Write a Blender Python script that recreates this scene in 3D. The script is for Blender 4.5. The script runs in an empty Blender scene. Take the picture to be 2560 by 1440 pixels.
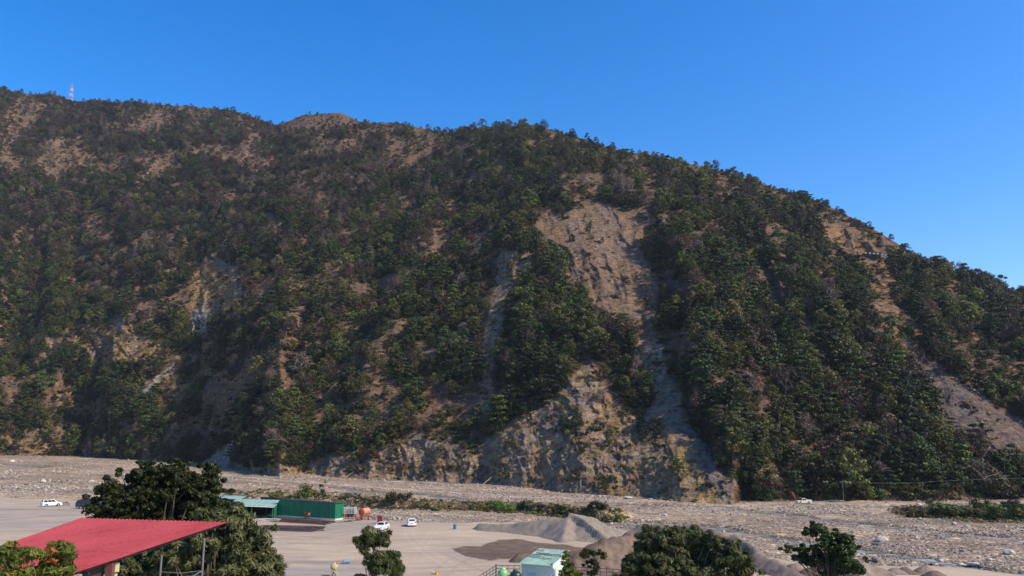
import bpy, math, random
import numpy as np
from mathutils import Vector, Matrix, Euler
R = math.radians
rng = np.random.default_rng(7)
random.seed(7)
sc = bpy.context.scene
COL = sc.collection

# ------------------------------------------------------------------ camera
CAMZ = 17.5
F = 1970.0
PITCH = R(10.6)
cam_d = bpy.data.cameras.new('camera')
cam_d.sensor_width = 36.0
cam_d.lens = 36.0 * F / 2560.0
cam_d.clip_start = 0.5
cam_d.clip_end = 30000
cam = bpy.data.objects.new('camera', cam_d)
COL.objects.link(cam)
cam.location = (0, 0, CAMZ)
cam.rotation_euler = (R(90) + PITCH, 0, 0)
sc.camera = cam

# ------------------------------------------------------------------ sun and sky
SUN_EL, SUN_AZ = R(42), R(113)          # azimuth clockwise from +Y (straight ahead)
sd = Vector((math.sin(SUN_AZ) * math.cos(SUN_EL), math.cos(SUN_AZ) * math.cos(SUN_EL), math.sin(SUN_EL)))
sl = bpy.data.lights.new('sun', 'SUN')
sl.energy = 5.0
sl.angle = R(0.5)
sl.color = (1.0, 0.875, 0.70)
so = bpy.data.objects.new('sun', sl)
COL.objects.link(so)
so.rotation_euler = sd.to_track_quat('Z', 'Y').to_euler()
so.location = (100, -50, 200)

w = bpy.data.worlds.new('World')
sc.world = w
w.use_nodes = True
nt = w.node_tree
nt.nodes.clear()
sky = nt.nodes.new('ShaderNodeTexSky')
sky.sky_type = 'NISHITA'
sky.sun_disc = False
sky.sun_elevation = SUN_EL
sky.sun_rotation = SUN_AZ
sky.altitude = 800
sky.air_density = 1.0
sky.dust_density = 1.6
sky.ozone_density = 3.0
hs = nt.nodes.new('ShaderNodeHueSaturation')
hs.inputs['Saturation'].default_value = 1.44
hs.inputs['Value'].default_value = 1.60
hs.inputs['Hue'].default_value = 0.506
bg = nt.nodes.new('ShaderNodeBackground')
bg.inputs['Strength'].default_value = 0.135
wo = nt.nodes.new('ShaderNodeOutputWorld')
nt.links.new(sky.outputs[0], hs.inputs['Color'])
nt.links.new(hs.outputs[0], bg.inputs[0])
nt.links.new(bg.outputs[0], wo.inputs[0])

sc.view_settings.view_transform = 'Standard'
sc.view_settings.look = 'None'
sc.view_settings.exposure = 0.20
sc.view_settings.gamma = 1.0
sc.cycles.max_bounces = 6
sc.cycles.diffuse_bounces = 2
sc.cycles.transparent_max_bounces = 8
sc.cycles.use_denoising = True
sc.cycles.denoiser = 'OPENIMAGEDENOISE'
sc.cycles.denoising_input_passes = 'RGB_ALBEDO_NORMAL'
sc.cycles.denoising_prefilter = 'ACCURATE'

# ------------------------------------------------------------------ projection helpers
SP, CP = math.sin(PITCH), math.cos(PITCH)
def px_dir(px, py):
    u = (np.asarray(px, float) - 1280.0) / F
    v = (720.0 - np.asarray(py, float)) / F
    return u, CP - v * SP, SP + v * CP
def te_of(px, py):
    x, y, z = px_dir(px, py)
    return z / np.hypot(x, y)
def to_px(x, y, z):
    x = np.asarray(x, float); y = np.asarray(y, float); z = np.asarray(z, float) - CAMZ
    f = y * CP + z * SP
    v = -y * SP + z * CP
    fs = np.where(f > 0.5, f, 0.5)
    px = 1280 + F * x / fs
    py = 720 - F * v / fs
    return np.where(f > 0.5, px, -9999), np.where(f > 0.5, py, 9999)

# ------------------------------------------------------------------ numpy noise
_perm = rng.random((256, 256))
def vnoise(x, y):
    xi = np.floor(x).astype(int); yi = np.floor(y).astype(int)
    fx = x - xi; fy = y - yi
    fx = fx * fx * (3 - 2 * fx); fy = fy * fy * (3 - 2 * fy)
    a = _perm[xi & 255, yi & 255]; b = _perm[(xi + 1) & 255, yi & 255]
    c = _perm[xi & 255, (yi + 1) & 255]; d = _perm[(xi + 1) & 255, (yi + 1) & 255]
    return (a * (1 - fx) + b * fx) * (1 - fy) + (c * (1 - fx) + d * fx) * fy
def fbm(x, y, o=4, g=0.5):
    s = 0.0; a = 1.0; t = 0.0
    for i in range(o):
        s = s + a * vnoise(x * 2 ** i + 17.3 * i, y * 2 ** i + 9.1 * i); t += a; a *= g
    return s / t
def ridged(x, y, o=4, g=0.5):
    s = 0.0; a = 1.0; t = 0.0
    for i in range(o):
        n = 1 - abs(2 * vnoise(x * 2 ** i + 31.7 * i, y * 2 ** i + 5.3 * i) - 1)
        s = s + a * n; t += a; a *= g
    return s / t
def sstep(a, b, x):
    t = np.clip((x - a) / (b - a), 0, 1)
    return t * t * (3 - 2 * t)
def seg_dist(px, py, pts):
    """distance to a polyline, signed side (+ = to its positive side), parameter"""
    best = np.full(np.shape(px), 1e9); side = np.zeros(np.shape(px)); par = np.zeros(np.shape(px))
    n = len(pts) - 1
    for i in range(n):
        (x0, y0), (x1, y1) = pts[i][:2], pts[i + 1][:2]
        dx, dy = x1 - x0, y1 - y0
        L2 = dx * dx + dy * dy
        t = np.clip(((px - x0) * dx + (py - y0) * dy) / L2, 0, 1)
        d = np.hypot(px - x0 - t * dx, py - y0 - t * dy)
        s = np.sign((py - y0) * dx - (px - x0) * dy)
        m = d < best
        best = np.where(m, d, best); side = np.where(m, s, side); par = np.where(m, (i + t) / n, par)
    return best, side, par
def in_poly(px, py, poly):
    inside = np.zeros(np.shape(px), bool)
    n = len(poly)
    for i in range(n):
        x0, y0 = poly[i]; x1, y1 = poly[(i + 1) % n]
        if y0 == y1: continue
        c = ((y0 > py) != (y1 > py)) & (px < (x1 - x0) * (py - y0) / (y1 - y0) + x0)
        inside ^= c
    return inside
def poly_mask(px, py, poly, soft):
    """1 inside, 0 outside, blended over SOFT pixels"""
    ins = in_poly(px, py, poly)
    d, _, _ = seg_dist(px, py, list(poly) + [poly[0]])
    sd_ = np.where(ins, d, -d)
    return sstep(-soft, soft, sd_)

# ------------------------------------------------------------------ ground height
def g0(x, y):
    """valley floor: yard level 0, river bed lower, rising upstream (to the left)"""
    x = np.asarray(x, float); y = np.asarray(y, float)
    riv = sstep(175, 235, y + 0.12 * x)
    return riv * (-2.6 - 1.6 * sstep(-60, 140, x)) + 0.018 * np.clip(-x - 60, 0, 500) * riv
def hit(px, py, gf=g0, n=80):
    px = np.asarray(px, float); py = np.asarray(py, float)
    x, y, z = px_dir(px, py)
    h = np.hypot(x, y); te = np.minimum(z / h, -0.012)
    D = np.full(np.shape(te), 200.0)
    for _ in range(n):
        g = gf(x / h * D, y / h * D)
        D = 0.5 * D + 0.5 * np.clip((g - CAMZ) / te, 5, 3000)
    return x / h * D, y / h * D
def hitpt(px, py, gf=g0):
    a, b = hit(px, py, gf)
    return float(a), float(b)

CHAN = [  # (pixel polyline, half width m) - the water channels
    ([(840, 1218), (950, 1229), (1060, 1238), (1180, 1250), (1300, 1256), (1420, 1257), (1520, 1258), (1640, 1262)], 2.6),
    ([(1560, 1262), (1640, 1263), (1720, 1264), (1800, 1268), (1860, 1275), (1920, 1281), (2000, 1291), (2060, 1298), (2200, 1313), (2330, 1327), (2450, 1341), (2620, 1356)], 2.3),
    ([(1560, 1300), (1700, 1309), (1790, 1318), (1850, 1329), (1950, 1341), (2040, 1354), (2150, 1373), (2230, 1384), (2300, 1393), (2400, 1406), (2480, 1418), (2640, 1434)], 1.7),
    ([(-80, 1158), (0, 1160), (60, 1162), (110, 1166)], 5.0),
    ([(1900, 1407), (2040, 1410), (2160, 1408), (2300, 1408), (2440, 1413), (2600, 1440)], 0.9),
]
CHAN_W = []
for pts, hw in CHAN:
    xs, ys = hit([p[0] for p in pts], [p[1] for p in pts])
    CHAN_W.append((list(zip(xs.tolist(), ys.tolist())), hw))
BERM_W = list(zip(*[a.tolist() for a in hit([840, 930, 1050, 1180, 1300, 1420, 1560], [1263, 1268, 1272, 1276, 1280, 1290, 1299])]))
BERM2_W = list(zip(*[a.tolist() for a in hit([2240, 2340, 2450, 2600], [1283, 1291, 1299, 1306])]))

def pile_h(x, y, P):
    """heap: P = (cx, cy, height, angle of repose, crest dx, crest dy)"""
    cx, cy, h, a, ex, ey = P
    L2 = ex * ex + ey * ey
    t = np.clip(((x - cx) * ex + (y - cy) * ey) / max(L2, 1e-6), 0, 1)
    d = np.hypot(x - cx - t * ex, y - cy - t * ey)
    wob = 0.75 + 0.5 * fbm(x * 0.35 + 7, y * 0.35, 3)
    return (h * (1 - 0.35 * t)) - d * math.tan(a) * wob

def ground_h(x, y):
    x = np.asarray(x, float); y = np.asarray(y, float)
    g = g0(x, y)
    px, py = to_px(x, y, g)
    bed = bed_mask(px, py, x, y)
    g = g + bed * ((fbm(x * 0.05, y * 0.05, 4) - 0.5) * 1.3 + (fbm(x * 0.45, y * 0.45, 3) - 0.5) * 0.28)
    g = g + (1 - bed) * (fbm(x * 0.08, y * 0.08, 3) - 0.5) * 0.25 * sstep(40, 60, y)
    for pts, hw in CHAN_W:
        d, _, _ = seg_dist(x, y, pts)
        g = g - 0.75 * (1 - sstep(hw * 0.6, hw * 1.9, d + 1.2 * (fbm(x * 0.2, y * 0.2, 2) - 0.5)))
    for pts, w_, h_ in ((BERM_W, 9.0, 1.9), (BERM2_W, 8.0, 1.6)):
        d, s, t = seg_dist(x, y, pts)
        d = d + 3.0 * (fbm(x * 0.15, y * 0.15, 3) - 0.5)
        front = (s < 0)
        prof = np.where(front, 1 - sstep(0.3, 1.6, d), 1 - sstep(4, 3 + w_ * 1.5, d))
        g = g + h_ * prof * sstep(0, 0.06, t) * (1 - sstep(0.94, 1, t))
    return g
YARD_EDGE = [(-900, 1236), (0, 1243), (150, 1247), (300, 1256), (560, 1272), (700, 1285), (860, 1290), (930, 1300), (1040, 1305), (1160, 1308),
             (1250, 1305), (1500, 1318), (1600, 1330), (1700, 1345), (1880, 1376), (1920, 1392), (2000, 1407), (2120, 1414), (2240, 1412), (2400, 1416), (2480, 1428),
             (2560, 1440), (3200, 1500)]
_ye = np.array(YARD_EDGE, float)
def bed_mask(px, py, x, y):
    e = np.interp(px, _ye[:, 0], _ye[:, 1])
    m = sstep(2.5, -2.5, py - e + 7 * (fbm(px * 0.02, py * 0.05, 3) - 0.5))
    return np.where(y < 20, 0.0, m)

# ------------------------------------------------------------------ object helpers
def mesh_np(name, verts, faces):
    me = bpy.data.meshes.new(name)
    verts = np.asarray(verts, np.float32)
    if isinstance(faces, np.ndarray):
        nf, k = faces.shape
        me.vertices.add(len(verts)); me.vertices.foreach_set('co', verts.ravel())
        me.loops.add(nf * k); me.loops.foreach_set('vertex_index', faces.astype(np.int32).ravel())
        me.polygons.add(nf); me.polygons.foreach_set('loop_start', np.arange(0, nf * k, k, dtype=np.int32))
        me.update(calc_edges=True)
        me.validate()
    else:
        me.from_pydata(verts.tolist(), [], faces)
        me.update()
    return me
def link(name, me, mats=None, parent=None):
    o = bpy.data.objects.new(name, me)
    COL.objects.link(o)
    if mats is not None and me is not None and len(me.materials) == 0:
        for m in (mats if isinstance(mats, (list, tuple)) else [mats]):
            me.materials.append(m)
    if parent is not None: o.parent = parent
    return o
def tag(o, label=None, cat=None, group=None, kind=None):
    if label: o['label'] = label
    if cat: o['category'] = cat
    if group: o['group'] = group
    if kind: o['kind'] = kind
    return o
def empty(name, loc, rz=0.0):
    o = bpy.data.objects.new(name, None)
    COL.objects.link(o)
    o.location = loc; o.rotation_euler = (0, 0, rz)
    o.empty_display_size = 0.5
    return o
def copy_tree(o, parent=None):
    c = o.copy(); COL.objects.link(c)
    if parent is not None: c.parent = parent
    for ch in list(o.children): copy_tree(ch, c)
    return c
def smooth(me, on=True):
    me.polygons.foreach_set('use_smooth', [on] * len(me.polygons))

class MB:
    """collects simple shapes into one mesh"""
    def __init__(s): s.v = []; s.f = []; s.m = []
    def add(s, vs, fs, mi=0):
        b = len(s.v); s.v += [tuple(p) for p in vs]
        s.f += [tuple(b + i for i in f) for f in fs]; s.m += [mi] * len(fs); return s
    def box(s, c, d, rz=0.0, mi=0, taper=1.0, bevel=0.0):
        hx, hy, hz = d[0] / 2, d[1] / 2, d[2] / 2
        cs, sn = math.cos(rz), math.sin(rz)
        vs = []
        if bevel <= 0:
            for z, k in ((-hz, 1.0), (hz, taper)):
                for x, y in ((-hx, -hy), (hx, -hy), (hx, hy), (-hx, hy)):
                    x, y = x * k, y * k
                    vs.append((c[0] + x * cs - y * sn, c[1] + x * sn + y * cs, c[2] + z))
            return s.add(vs, [(3, 2, 1, 0), (4, 5, 6, 7), (0, 1, 5, 4), (1, 2, 6, 5), (2, 3, 7, 6), (3, 0, 4, 7)], mi)
        b = bevel
        rings = []
        for z, i in ((-hz, b), (-hz + b, 0), (hz - b, 0), (hz, b)):
            r = []
            for sx, sy in ((-1, -1), (1, -1), (1, 1), (-1, 1)):
                r += [(sx * (hx - i) , sy * (hy - i - b if 0 else hy - i - b)), (sx * (hx - i - b), sy * (hy - i))] if (sx * sy) > 0 else \
                     [(sx * (hx - i - b), sy * (hy - i)), (sx * (hx - i), sy * (hy - i - b))]
            rings.append([(c[0] + x * cs - y * sn, c[1] + x * sn + y * cs, c[2] + z) for x, y in r])
        n = 8
        for r in rings: vs += r
        fs = [tuple(range(n))[::-1], tuple(range(3 * n, 4 * n))]
        for k in range(3):
            for i in range(n):
                fs.append((k * n + i, k * n + (i + 1) % n, (k + 1) * n + (i + 1) % n, (k + 1) * n + i))
        return s.add(vs, fs, mi)
    def tube(s, pts, rad, n=6, mi=0, cap=True):
        pts = [Vector(p) for p in pts]
        if not hasattr(rad, '__len__'): rad = [rad] * len(pts)
        vs = []; fs = []
        ref = Vector((0, 0, 1))
        for i, p in enumerate(pts):
            d = (pts[min(i + 1, len(pts) - 1)] - pts[max(i - 1, 0)])
            if d.length < 1e-9: d = Vector((0, 0, 1))
            d.normalize()
            a = d.cross(ref if abs(d.z) < 0.95 else Vector((1, 0, 0))).normalized()
            b = d.cross(a)
            for k in range(n):
                t = 2 * math.pi * k / n
                vs.append(p + (a * math.cos(t) + b * math.sin(t)) * rad[i])
        for i in range(len(pts) - 1):
            for k in range(n):
                fs.append((i * n + k, i * n + (k + 1) % n, (i + 1) * n + (k + 1) % n, (i + 1) * n + k))
        if cap:
            fs.append(tuple(range(n))[::-1]); fs.append(tuple((len(pts) - 1) * n + k for k in range(n)))
        return s.add(vs, fs, mi)
    def lathe(s, c, prof, n=20, mi=0, axis='z', rz=0.0):
        vs = []; fs = []
        cs, sn = math.cos(rz), math.sin(rz)
        for r, z in prof:
            for k in range(n):
                t = 2 * math.pi * k / n
                p = (r * math.cos(t), r * math.sin(t), z)
                if axis == 'x': p = (p[2], p[0], p[1])
                elif axis == 'y': p = (p[0], p[2], p[1])
                vs.append((c[0] + p[0] * cs - p[1] * sn, c[1] + p[0] * sn + p[1] * cs, c[2] + p[2]))
        for i in range(len(prof) - 1):
            for k in range(n):
                fs.append((i * n + k, i * n + (k + 1) % n, (i + 1) * n + (k + 1) % n, (i + 1) * n + k))
        return s.add(vs, fs, mi)
    def prism(s, poly, y0, y1, mi=0, inset=None):
        """polygon in x,z pushed along y"""
        n = len(poly)
        vs = [(x, y0, z) for x, z in poly] + [(x, y1, z) for x, z in poly]
        fs = [tuple(range(n)), tuple(range(n, 2 * n))[::-1]]
        for i in range(n):
            fs.append((i, i + n, (i + 1) % n + n, (i + 1) % n))
        return s.add(vs, fs, mi)
    def mesh(s, name, mats, sm=False):
        me = bpy.data.meshes.new(name)
        me.from_pydata(s.v, [], s.f)
        for m in (mats if isinstance(mats, (list, tuple)) else [mats]): me.materials.append(m)
        me.polygons.foreach_set('material_index', s.m)
        if sm: smooth(me)
        me.update()
        return me
    def build(s, name, mats, parent=None, sm=False):
        return link(name, s.mesh(name, mats, sm), None, parent)

# ------------------------------------------------------------------ materials
def new_mat(name):
    m = bpy.data.materials.new(name); m.use_nodes = True
    t = m.node_tree; t.nodes.clear()
    out = t.nodes.new('ShaderNodeOutputMaterial')
    b = t.nodes.new('ShaderNodeBsdfPrincipled')
    t.links.new(b.outputs[0], out.inputs[0])
    return m, t, b, out
def N(t, typ, **kw):
    n = t.nodes.new(typ)
    for k, v in kw.items():
        if k in n.inputs: n.inputs[k].default_value = v
        else: setattr(n, k, v)
    return n
def mixc(t, a, b, f, mode='MIX'):
    n = t.nodes.new('ShaderNodeMix'); n.data_type = 'RGBA'; n.blend_type = mode
    for sock, v in ((n.inputs[0], f), (n.inputs[6], a), (n.inputs[7], b)):
        if hasattr(v, 'links') or hasattr(v, 'is_linked'): t.links.new(v, sock)
        else: sock.default_value = v if not isinstance(v, tuple) else (*v, 1)[:4]
    return n.outputs[2]
def ramp(t, src, stops):
    n = t.nodes.new('ShaderNodeValToRGB'); e = n.color_ramp.elements
    while len(e) < len(stops): e.new(0.5)
    for i, (p, c) in enumerate(stops):
        e[i].position = p; e[i].color = (*c, 1) if isinstance(c, tuple) else (c, c, c, 1)
    t.links.new(src, n.inputs[0]); return n.outputs[0]
def coords(t, scale=(1, 1, 1), kind='Object', rot=(0, 0, 0)):
    tc = t.nodes.new('ShaderNodeTexCoord'); mp = t.nodes.new('ShaderNodeMapping')
    mp.inputs['Scale'].default_value = scale; mp.inputs['Rotation'].default_value = rot
    t.links.new(tc.outputs[kind], mp.inputs[0]); return mp.outputs[0]
def noise(t, co, scale, detail=4, rough=0.6, dist=0.0):
    n = N(t, 'ShaderNodeTexNoise', Scale=scale, Detail=detail, Roughness=rough, Distortion=dist)
    t.links.new(co, n.inputs['Vector']); return n.outputs['Fac']
def bump(t, b, h, strength, dist):
    n = N(t, 'ShaderNodeBump', Strength=strength, Distance=dist)
    t.links.new(h, n.inputs['Height']); t.links.new(n.outputs[0], b.inputs['Normal'])
def mat_plain(name, col, rough=0.6, metal=0.0, var=0.12, scale=3.0, spec=0.4, coat=0.0, bmp=0.0):
    m, t, b, _ = new_mat(name)
    co = coords(t)
    f = noise(t, co, scale, 5, 0.65)
    lo = tuple(c * (1 - var) for c in col); hi = tuple(min(1, c * (1 + var)) for c in col)
    t.links.new(ramp(t, f, [(0.3, lo), (0.7, hi)]), b.inputs['Base Color'])
    b.inputs['Roughness'].default_value = rough; b.inputs['Metallic'].default_value = metal
    b.inputs['Specular IOR Level'].default_value = spec; b.inputs['Coat Weight'].default_value = coat
    if bmp: bump(t, b, f, bmp, 0.02)
    return m
def mat_leaf(name, dark, light, trans=0.25, hue_var=0.035, scale=0.8):
    m, t, b, out = new_mat(name)
    co = coords(t)
    f = noise(t, co, scale, 3, 0.6)
    oi = t.nodes.new('ShaderNodeObjectInfo')
    c = ramp(t, f, [(0.3, dark), (0.7, light)])
    h = t.nodes.new('ShaderNodeHueSaturation')
    mr = N(t, 'ShaderNodeMapRange'); mr.inputs[3].default_value = 0.5 - hue_var; mr.inputs[4].default_value = 0.5 + hue_var
    t.links.new(oi.outputs['Random'], mr.inputs[0]); t.links.new(mr.outputs[0], h.inputs['Hue'])
    mul = N(t, 'ShaderNodeMath', operation='MULTIPLY'); mul.inputs[1].default_value = 7.31
    fr = N(t, 'ShaderNodeMath', operation='FRACT')
    t.links.new(oi.outputs['Random'], mul.inputs[0]); t.links.new(mul.outputs[0], fr.inputs[0])
    mr2 = N(t, 'ShaderNodeMapRange'); mr2.inputs[3].default_value = 0.45; mr2.inputs[4].default_value = 1.75
    t.links.new(fr.outputs[0], mr2.inputs[0]); t.links.new(mr2.outputs[0], h.inputs['Value'])
    t.links.new(c, h.inputs['Color'])
    t.links.new(h.outputs[0], b.inputs['Base Color'])
    b.inputs['Roughness'].default_value = 0.6; b.inputs['Specular IOR Level'].default_value = 0.25
    tr = t.nodes.new('ShaderNodeBsdfTranslucent'); t.links.new(h.outputs[0], tr.inputs[0])
    mx = t.nodes.new('ShaderNodeMixShader'); mx.inputs[0].default_value = trans
    t.links.new(b.outputs[0], mx.inputs[1]); t.links.new(tr.outputs[0], mx.inputs[2]); t.links.new(mx.outputs[0], out.inputs[0])
    return m

def mat_terrain(name, bmp=1.0, rock_scale=0.35):
    """albedo from the 'soil' attribute (which rock, soil or dry grass lies where), broken up by strata and noise"""
    m, t, b, _ = new_mat(name)
    at = t.nodes.new('ShaderNodeAttribute'); at.attribute_name = 'soil'
    co = coords(t)
    n1 = noise(t, co, rock_scale, 8, 0.72, 0.4)
    n2 = noise(t, co, rock_scale * 0.16, 5, 0.6)
    co2 = coords(t, (0.5, 0.5, 3.0), rot=(0.3, 0.25, 0))
    n3 = noise(t, co2, rock_scale * 0.8, 6, 0.7)
    c = mixc(t, at.outputs['Color'], ramp(t, n1, [(0.35, (0.42, 0.41, 0.41)), (0.5, (0.95, 0.93, 0.90)), (0.65, (1.45, 1.42, 1.35))]), 1.0, 'MULTIPLY')
    c = mixc(t, c, ramp(t, n2, [(0.35, (0.82, 0.84, 0.90)), (0.65, (1.15, 1.04, 0.9))]), 1.0, 'MULTIPLY')
    c = mixc(t, c, ramp(t, n3, [(0.38, (0.72, 0.70, 0.68)), (0.55, (1.1, 1.1, 1.1))]), 1.0, 'MULTIPLY')
    t.links.new(c, b.inputs['Base Color'])
    b.inputs['Roughness'].default_value = 0.95; b.inputs['Specular IOR Level'].default_value = 0.1
    ad = N(t, 'ShaderNodeMath', operation='ADD'); t.links.new(n1, ad.inputs[0]); t.links.new(n3, ad.inputs[1])
    bump(t, b, ad.outputs[0], bmp, 2.4)
    return m

M_terrain = mat_terrain('hill_rock_and_soil', 1.0, 0.34)

def mat_bed():
    m, t, b, _ = new_mat('river_gravel')
    at = t.nodes.new('ShaderNodeAttribute'); at.attribute_name = 'soil'
    co = coords(t)
    v = N(t, 'ShaderNodeTexVoronoi', Scale=1.7); t.links.new(co, v.inputs['Vector'])
    v2 = N(t, 'ShaderNodeTexVoronoi', Scale=0.62); t.links.new(co, v2.inputs['Vector'])
    rnd = N(t, 'ShaderNodeSeparateColor'); t.links.new(v.outputs['Color'], rnd.inputs[0])
    rnd2 = N(t, 'ShaderNodeSeparateColor'); t.links.new(v2.outputs['Color'], rnd2.inputs[0])
    c = mixc(t, at.outputs['Color'], ramp(t, rnd.outputs[0], [(0.0, (0.55, 0.54, 0.55)), (0.45, (0.85, 0.84, 0.85)), (0.8, (1.05, 1.02, 0.98)), (1.0, (1.75, 1.7, 1.6))]), 1.0, 'MULTIPLY')
    c = mixc(t, c, ramp(t, rnd2.outputs[1], [(0.0, (0.8, 0.8, 0.8)), (0.8, (1.0, 1.0, 1.0)), (1.0, (1.4, 1.38, 1.32))]), 1.0, 'MULTIPLY')
    n = noise(t, co, 0.05, 6, 0.6)
    c = mixc(t, c, ramp(t, n, [(0.35, (0.82, 0.80, 0.82)), (0.65, (1.12, 1.08, 1.0))]), 1.0, 'MULTIPLY')
    t.links.new(c, b.inputs['Base Color'])
    b.inputs['Roughness'].default_value = 0.95; b.inputs['Specular IOR Level'].default_value = 0.1
    inv = N(t, 'ShaderNodeMath', operation='SUBTRACT'); inv.inputs[0].default_value = 1.0; t.links.new(v.outputs['Distance'], inv.inputs[1])
    bump(t, b, inv.outputs[0], 0.9, 0.35)
    return m
M_bed = mat_bed()

def mat_yard():
    m, t, b, _ = new_mat('packed_sand_yard')
    at = t.nodes.new('ShaderNodeAttribute'); at.attribute_name = 'soil'
    co = coords(t, (0.16, 0.7, 1.0), rot=(0, 0, R(-5)))
    n1 = noise(t, co, 0.30, 7, 0.6, 1.6)
    co2 = coords(t)
    n2 = noise(t, co2, 0.045, 4, 0.6)
    n3 = noise(t, co2, 2.4, 6, 0.7)
    c = mixc(t, at.outputs['Color'], ramp(t, n1, [(0.34, (0.80, 0.78, 0.77)), (0.48, (0.97, 0.97, 0.97)), (0.66, (1.12, 1.11, 1.08))]), 1.0, 'MULTIPLY')
    c = mixc(t, c, ramp(t, n2, [(0.35, (0.86, 0.87, 0.90)), (0.6, (1.06, 1.03, 0.99))]), 1.0, 'MULTIPLY')
    c = mixc(t, c, ramp(t, n3, [(0.3, (0.88, 0.88, 0.88)), (0.7, (1.08, 1.08, 1.08))]), 1.0, 'MULTIPLY')
    # worn tyre tracks: thin bands on big arcs
    co3 = coords(t)
    for loc, sc_, lo in (((-10, -62, 0), 0.62, 0.0), ((34, -30, 0), 0.50, 0.5)):
        mp = N(t, 'ShaderNodeMapping'); mp.inputs['Location'].default_value = loc; t.links.new(co3, mp.inputs[0])
        wv = N(t, 'ShaderNodeTexWave', wave_type='RINGS', rings_direction='Z'); wv.inputs['Scale'].default_value = sc_; wv.inputs['Distortion'].default_value = 5.0
        wv.inputs['Detail'].default_value = 2; wv.inputs['Detail Scale'].default_value = 0.25
        t.links.new(mp.outputs[0], wv.inputs['Vector'])
        patch = noise(t, mp.outputs[0], 0.05, 2, 0.5)
        pr = ramp(t, patch, [(0.50, 0.0), (0.62, 0.55)])
        c = mixc(t, c, mixc(t, c, ramp(t, wv.outputs['Fac'], [(0.05, (0.82, 0.80, 0.78)), (0.3, (1.0, 1.0, 1.0)), (0.8, (1.08, 1.07, 1.05))]), 1.0, 'MULTIPLY'), pr)
    t.links.new(c, b.inputs['Base Color'])
    b.inputs['Roughness'].default_value = 0.95; b.inputs['Specular IOR Level'].default_value = 0.1
    bump(t, b, n3, 0.4, 0.06)
    return m
M_yard = mat_yard()

# ------------------------------------------------------------------ colours of the soil
C_soil = np.array((0.115, 0.080, 0.056)); C_tan = np.array((0.345, 0.262, 0.175)); C_ochre = np.array((0.31, 0.205, 0.100))
C_scree = np.array((0.205, 0.165, 0.148)); C_pale = np.array((0.40, 0.36, 0.29)); C_pink = np.array((0.205, 0.140, 0.096))
C_olive = np.array((0.110, 0.098, 0.045))

# ------------------------------------------------------------------ the hill
RIDGE = np.array([(-700, 120), (-300, 190), (0, 213), (60, 224), (130, 226), (165, 238), (200, 242), (330, 246), (480, 254), (560, 262), (620, 278), (690, 302), (760, 275), (850, 271),
                  (900, 292), (980, 296), (1050, 308), (1130, 322), (1200, 306), (1310, 300), (1400, 316), (1500, 350), (1580, 370), (1650, 380), (1750, 404), (1850, 428), (1900, 446), (1960, 464),
                  (2030, 484), (2100, 518), (2180, 560), (2240, 596), (2300, 632), (2400, 668), (2480, 700), (2560, 733), (2800, 850), (3060, 960), (3300, 1060)], float)
RIDGE[:, 1] += 12
BASE = np.array([(-700, 1132), (0, 1139), (200, 1141), (340, 1150), (500, 1156), (560, 1166), (600, 1174), (700, 1193), (760, 1188), (900, 1196), (1000, 1201), (1200, 1209), (1350, 1223),
                 (1450, 1233), (1600, 1241), (1700, 1253), (1830, 1258), (1860, 1250), (2000, 1248), (2200, 1248), (2560, 1245), (3060, 1240), (3300, 1240)], float)
RD = np.array([(-700, 1800), (0, 1500), (500, 1330), (690, 1260), (780, 1180), (1100, 930), (1310, 820), (1500, 760), (1900, 680), (2200, 620), (2560, 560), (3300, 540)], float)
GUL = [  # pixel polyline, push back, wall width px, reach left, reach right, forward push
    ([(1520, 490), (1620, 590), (1672, 690), (1680, 790), (1680, 880), (1705, 970), (1724, 1030), (1775, 1120), (1838, 1215), (1860, 1260)], 0.012, 60, 70, 260, 0.062),
    ([(1335, 640), (1300, 740), (1255, 860), (1240, 960), (1220, 1080), (1205, 1200)], 0.010, 40, 90, 90, 0.016),
    ([(2150, 520), (2245, 640), (2276, 760), (2325, 860), (2440, 960), (2560, 1040), (2700, 1120)], 0.010, 24, 120, 200, 0.013),
    ([(700, 300), (660, 420), (560, 600), (500, 780), (450, 900), (470, 1040), (575, 1172)], 0.003, 110, 200, 160, 0.005),
    ([(880, 420), (790, 560), (700, 720), (640, 860), (620, 1000), (640, 1100)], 0.006, 60, 160, 110, 0.008),
    ([(1090, 380), (1020, 520), (960, 680), (900, 840), (860, 1000), (830, 1120)], 0.016, 36, 170, 140, 0.020),
    ([(40, 300), (110, 420), (200, 520), (330, 560), (420, 470), (520, 390), (620, 330)], 0.010, 50, 120, 120, 0.008),
    ([(120, 560), (100, 720), (60, 880), (30, 1060)], 0.020, 34, 150, 110, 0.020),
    ([(330, 560), (300, 700), (260, 860), (230, 1020), (215, 1130)], 0.016, 30, 150, 90, 0.018),
    ([(1880, 560), (1930, 720), (1960, 860), (1950, 1000), (1910, 1130)], 0.014, 26, 130, 150, 0.020),
    ([(2060, 640), (2120, 800), (2160, 960), (2180, 1130)], 0.014, 26, 130, 120, 0.020),
    ([(1440, 1060), (1395, 1130), (1375, 1240)], 0.010, 10, 50, 40, 0.006),
]
CLIFF = [(590, 1180), (620, 1150), (720, 1170), (800, 1135), (850, 1150), (960, 1120), (1050, 1085), (1130, 1120), (1200, 1120), (1260, 1070), (1330, 1030), (1400, 1000), (1440, 930), (1455, 870), (1480, 900),
         (1510, 980), (1560, 1010), (1600, 1060), (1650, 990), (1690, 975), (1712, 1040), (1770, 1120), (1820, 1200), (1840, 1275), (1500, 1275), (1000, 1240), (590, 1200)]
def byp_of(px): return np.interp(px, BASE[:, 0], BASE[:, 1])
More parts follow.
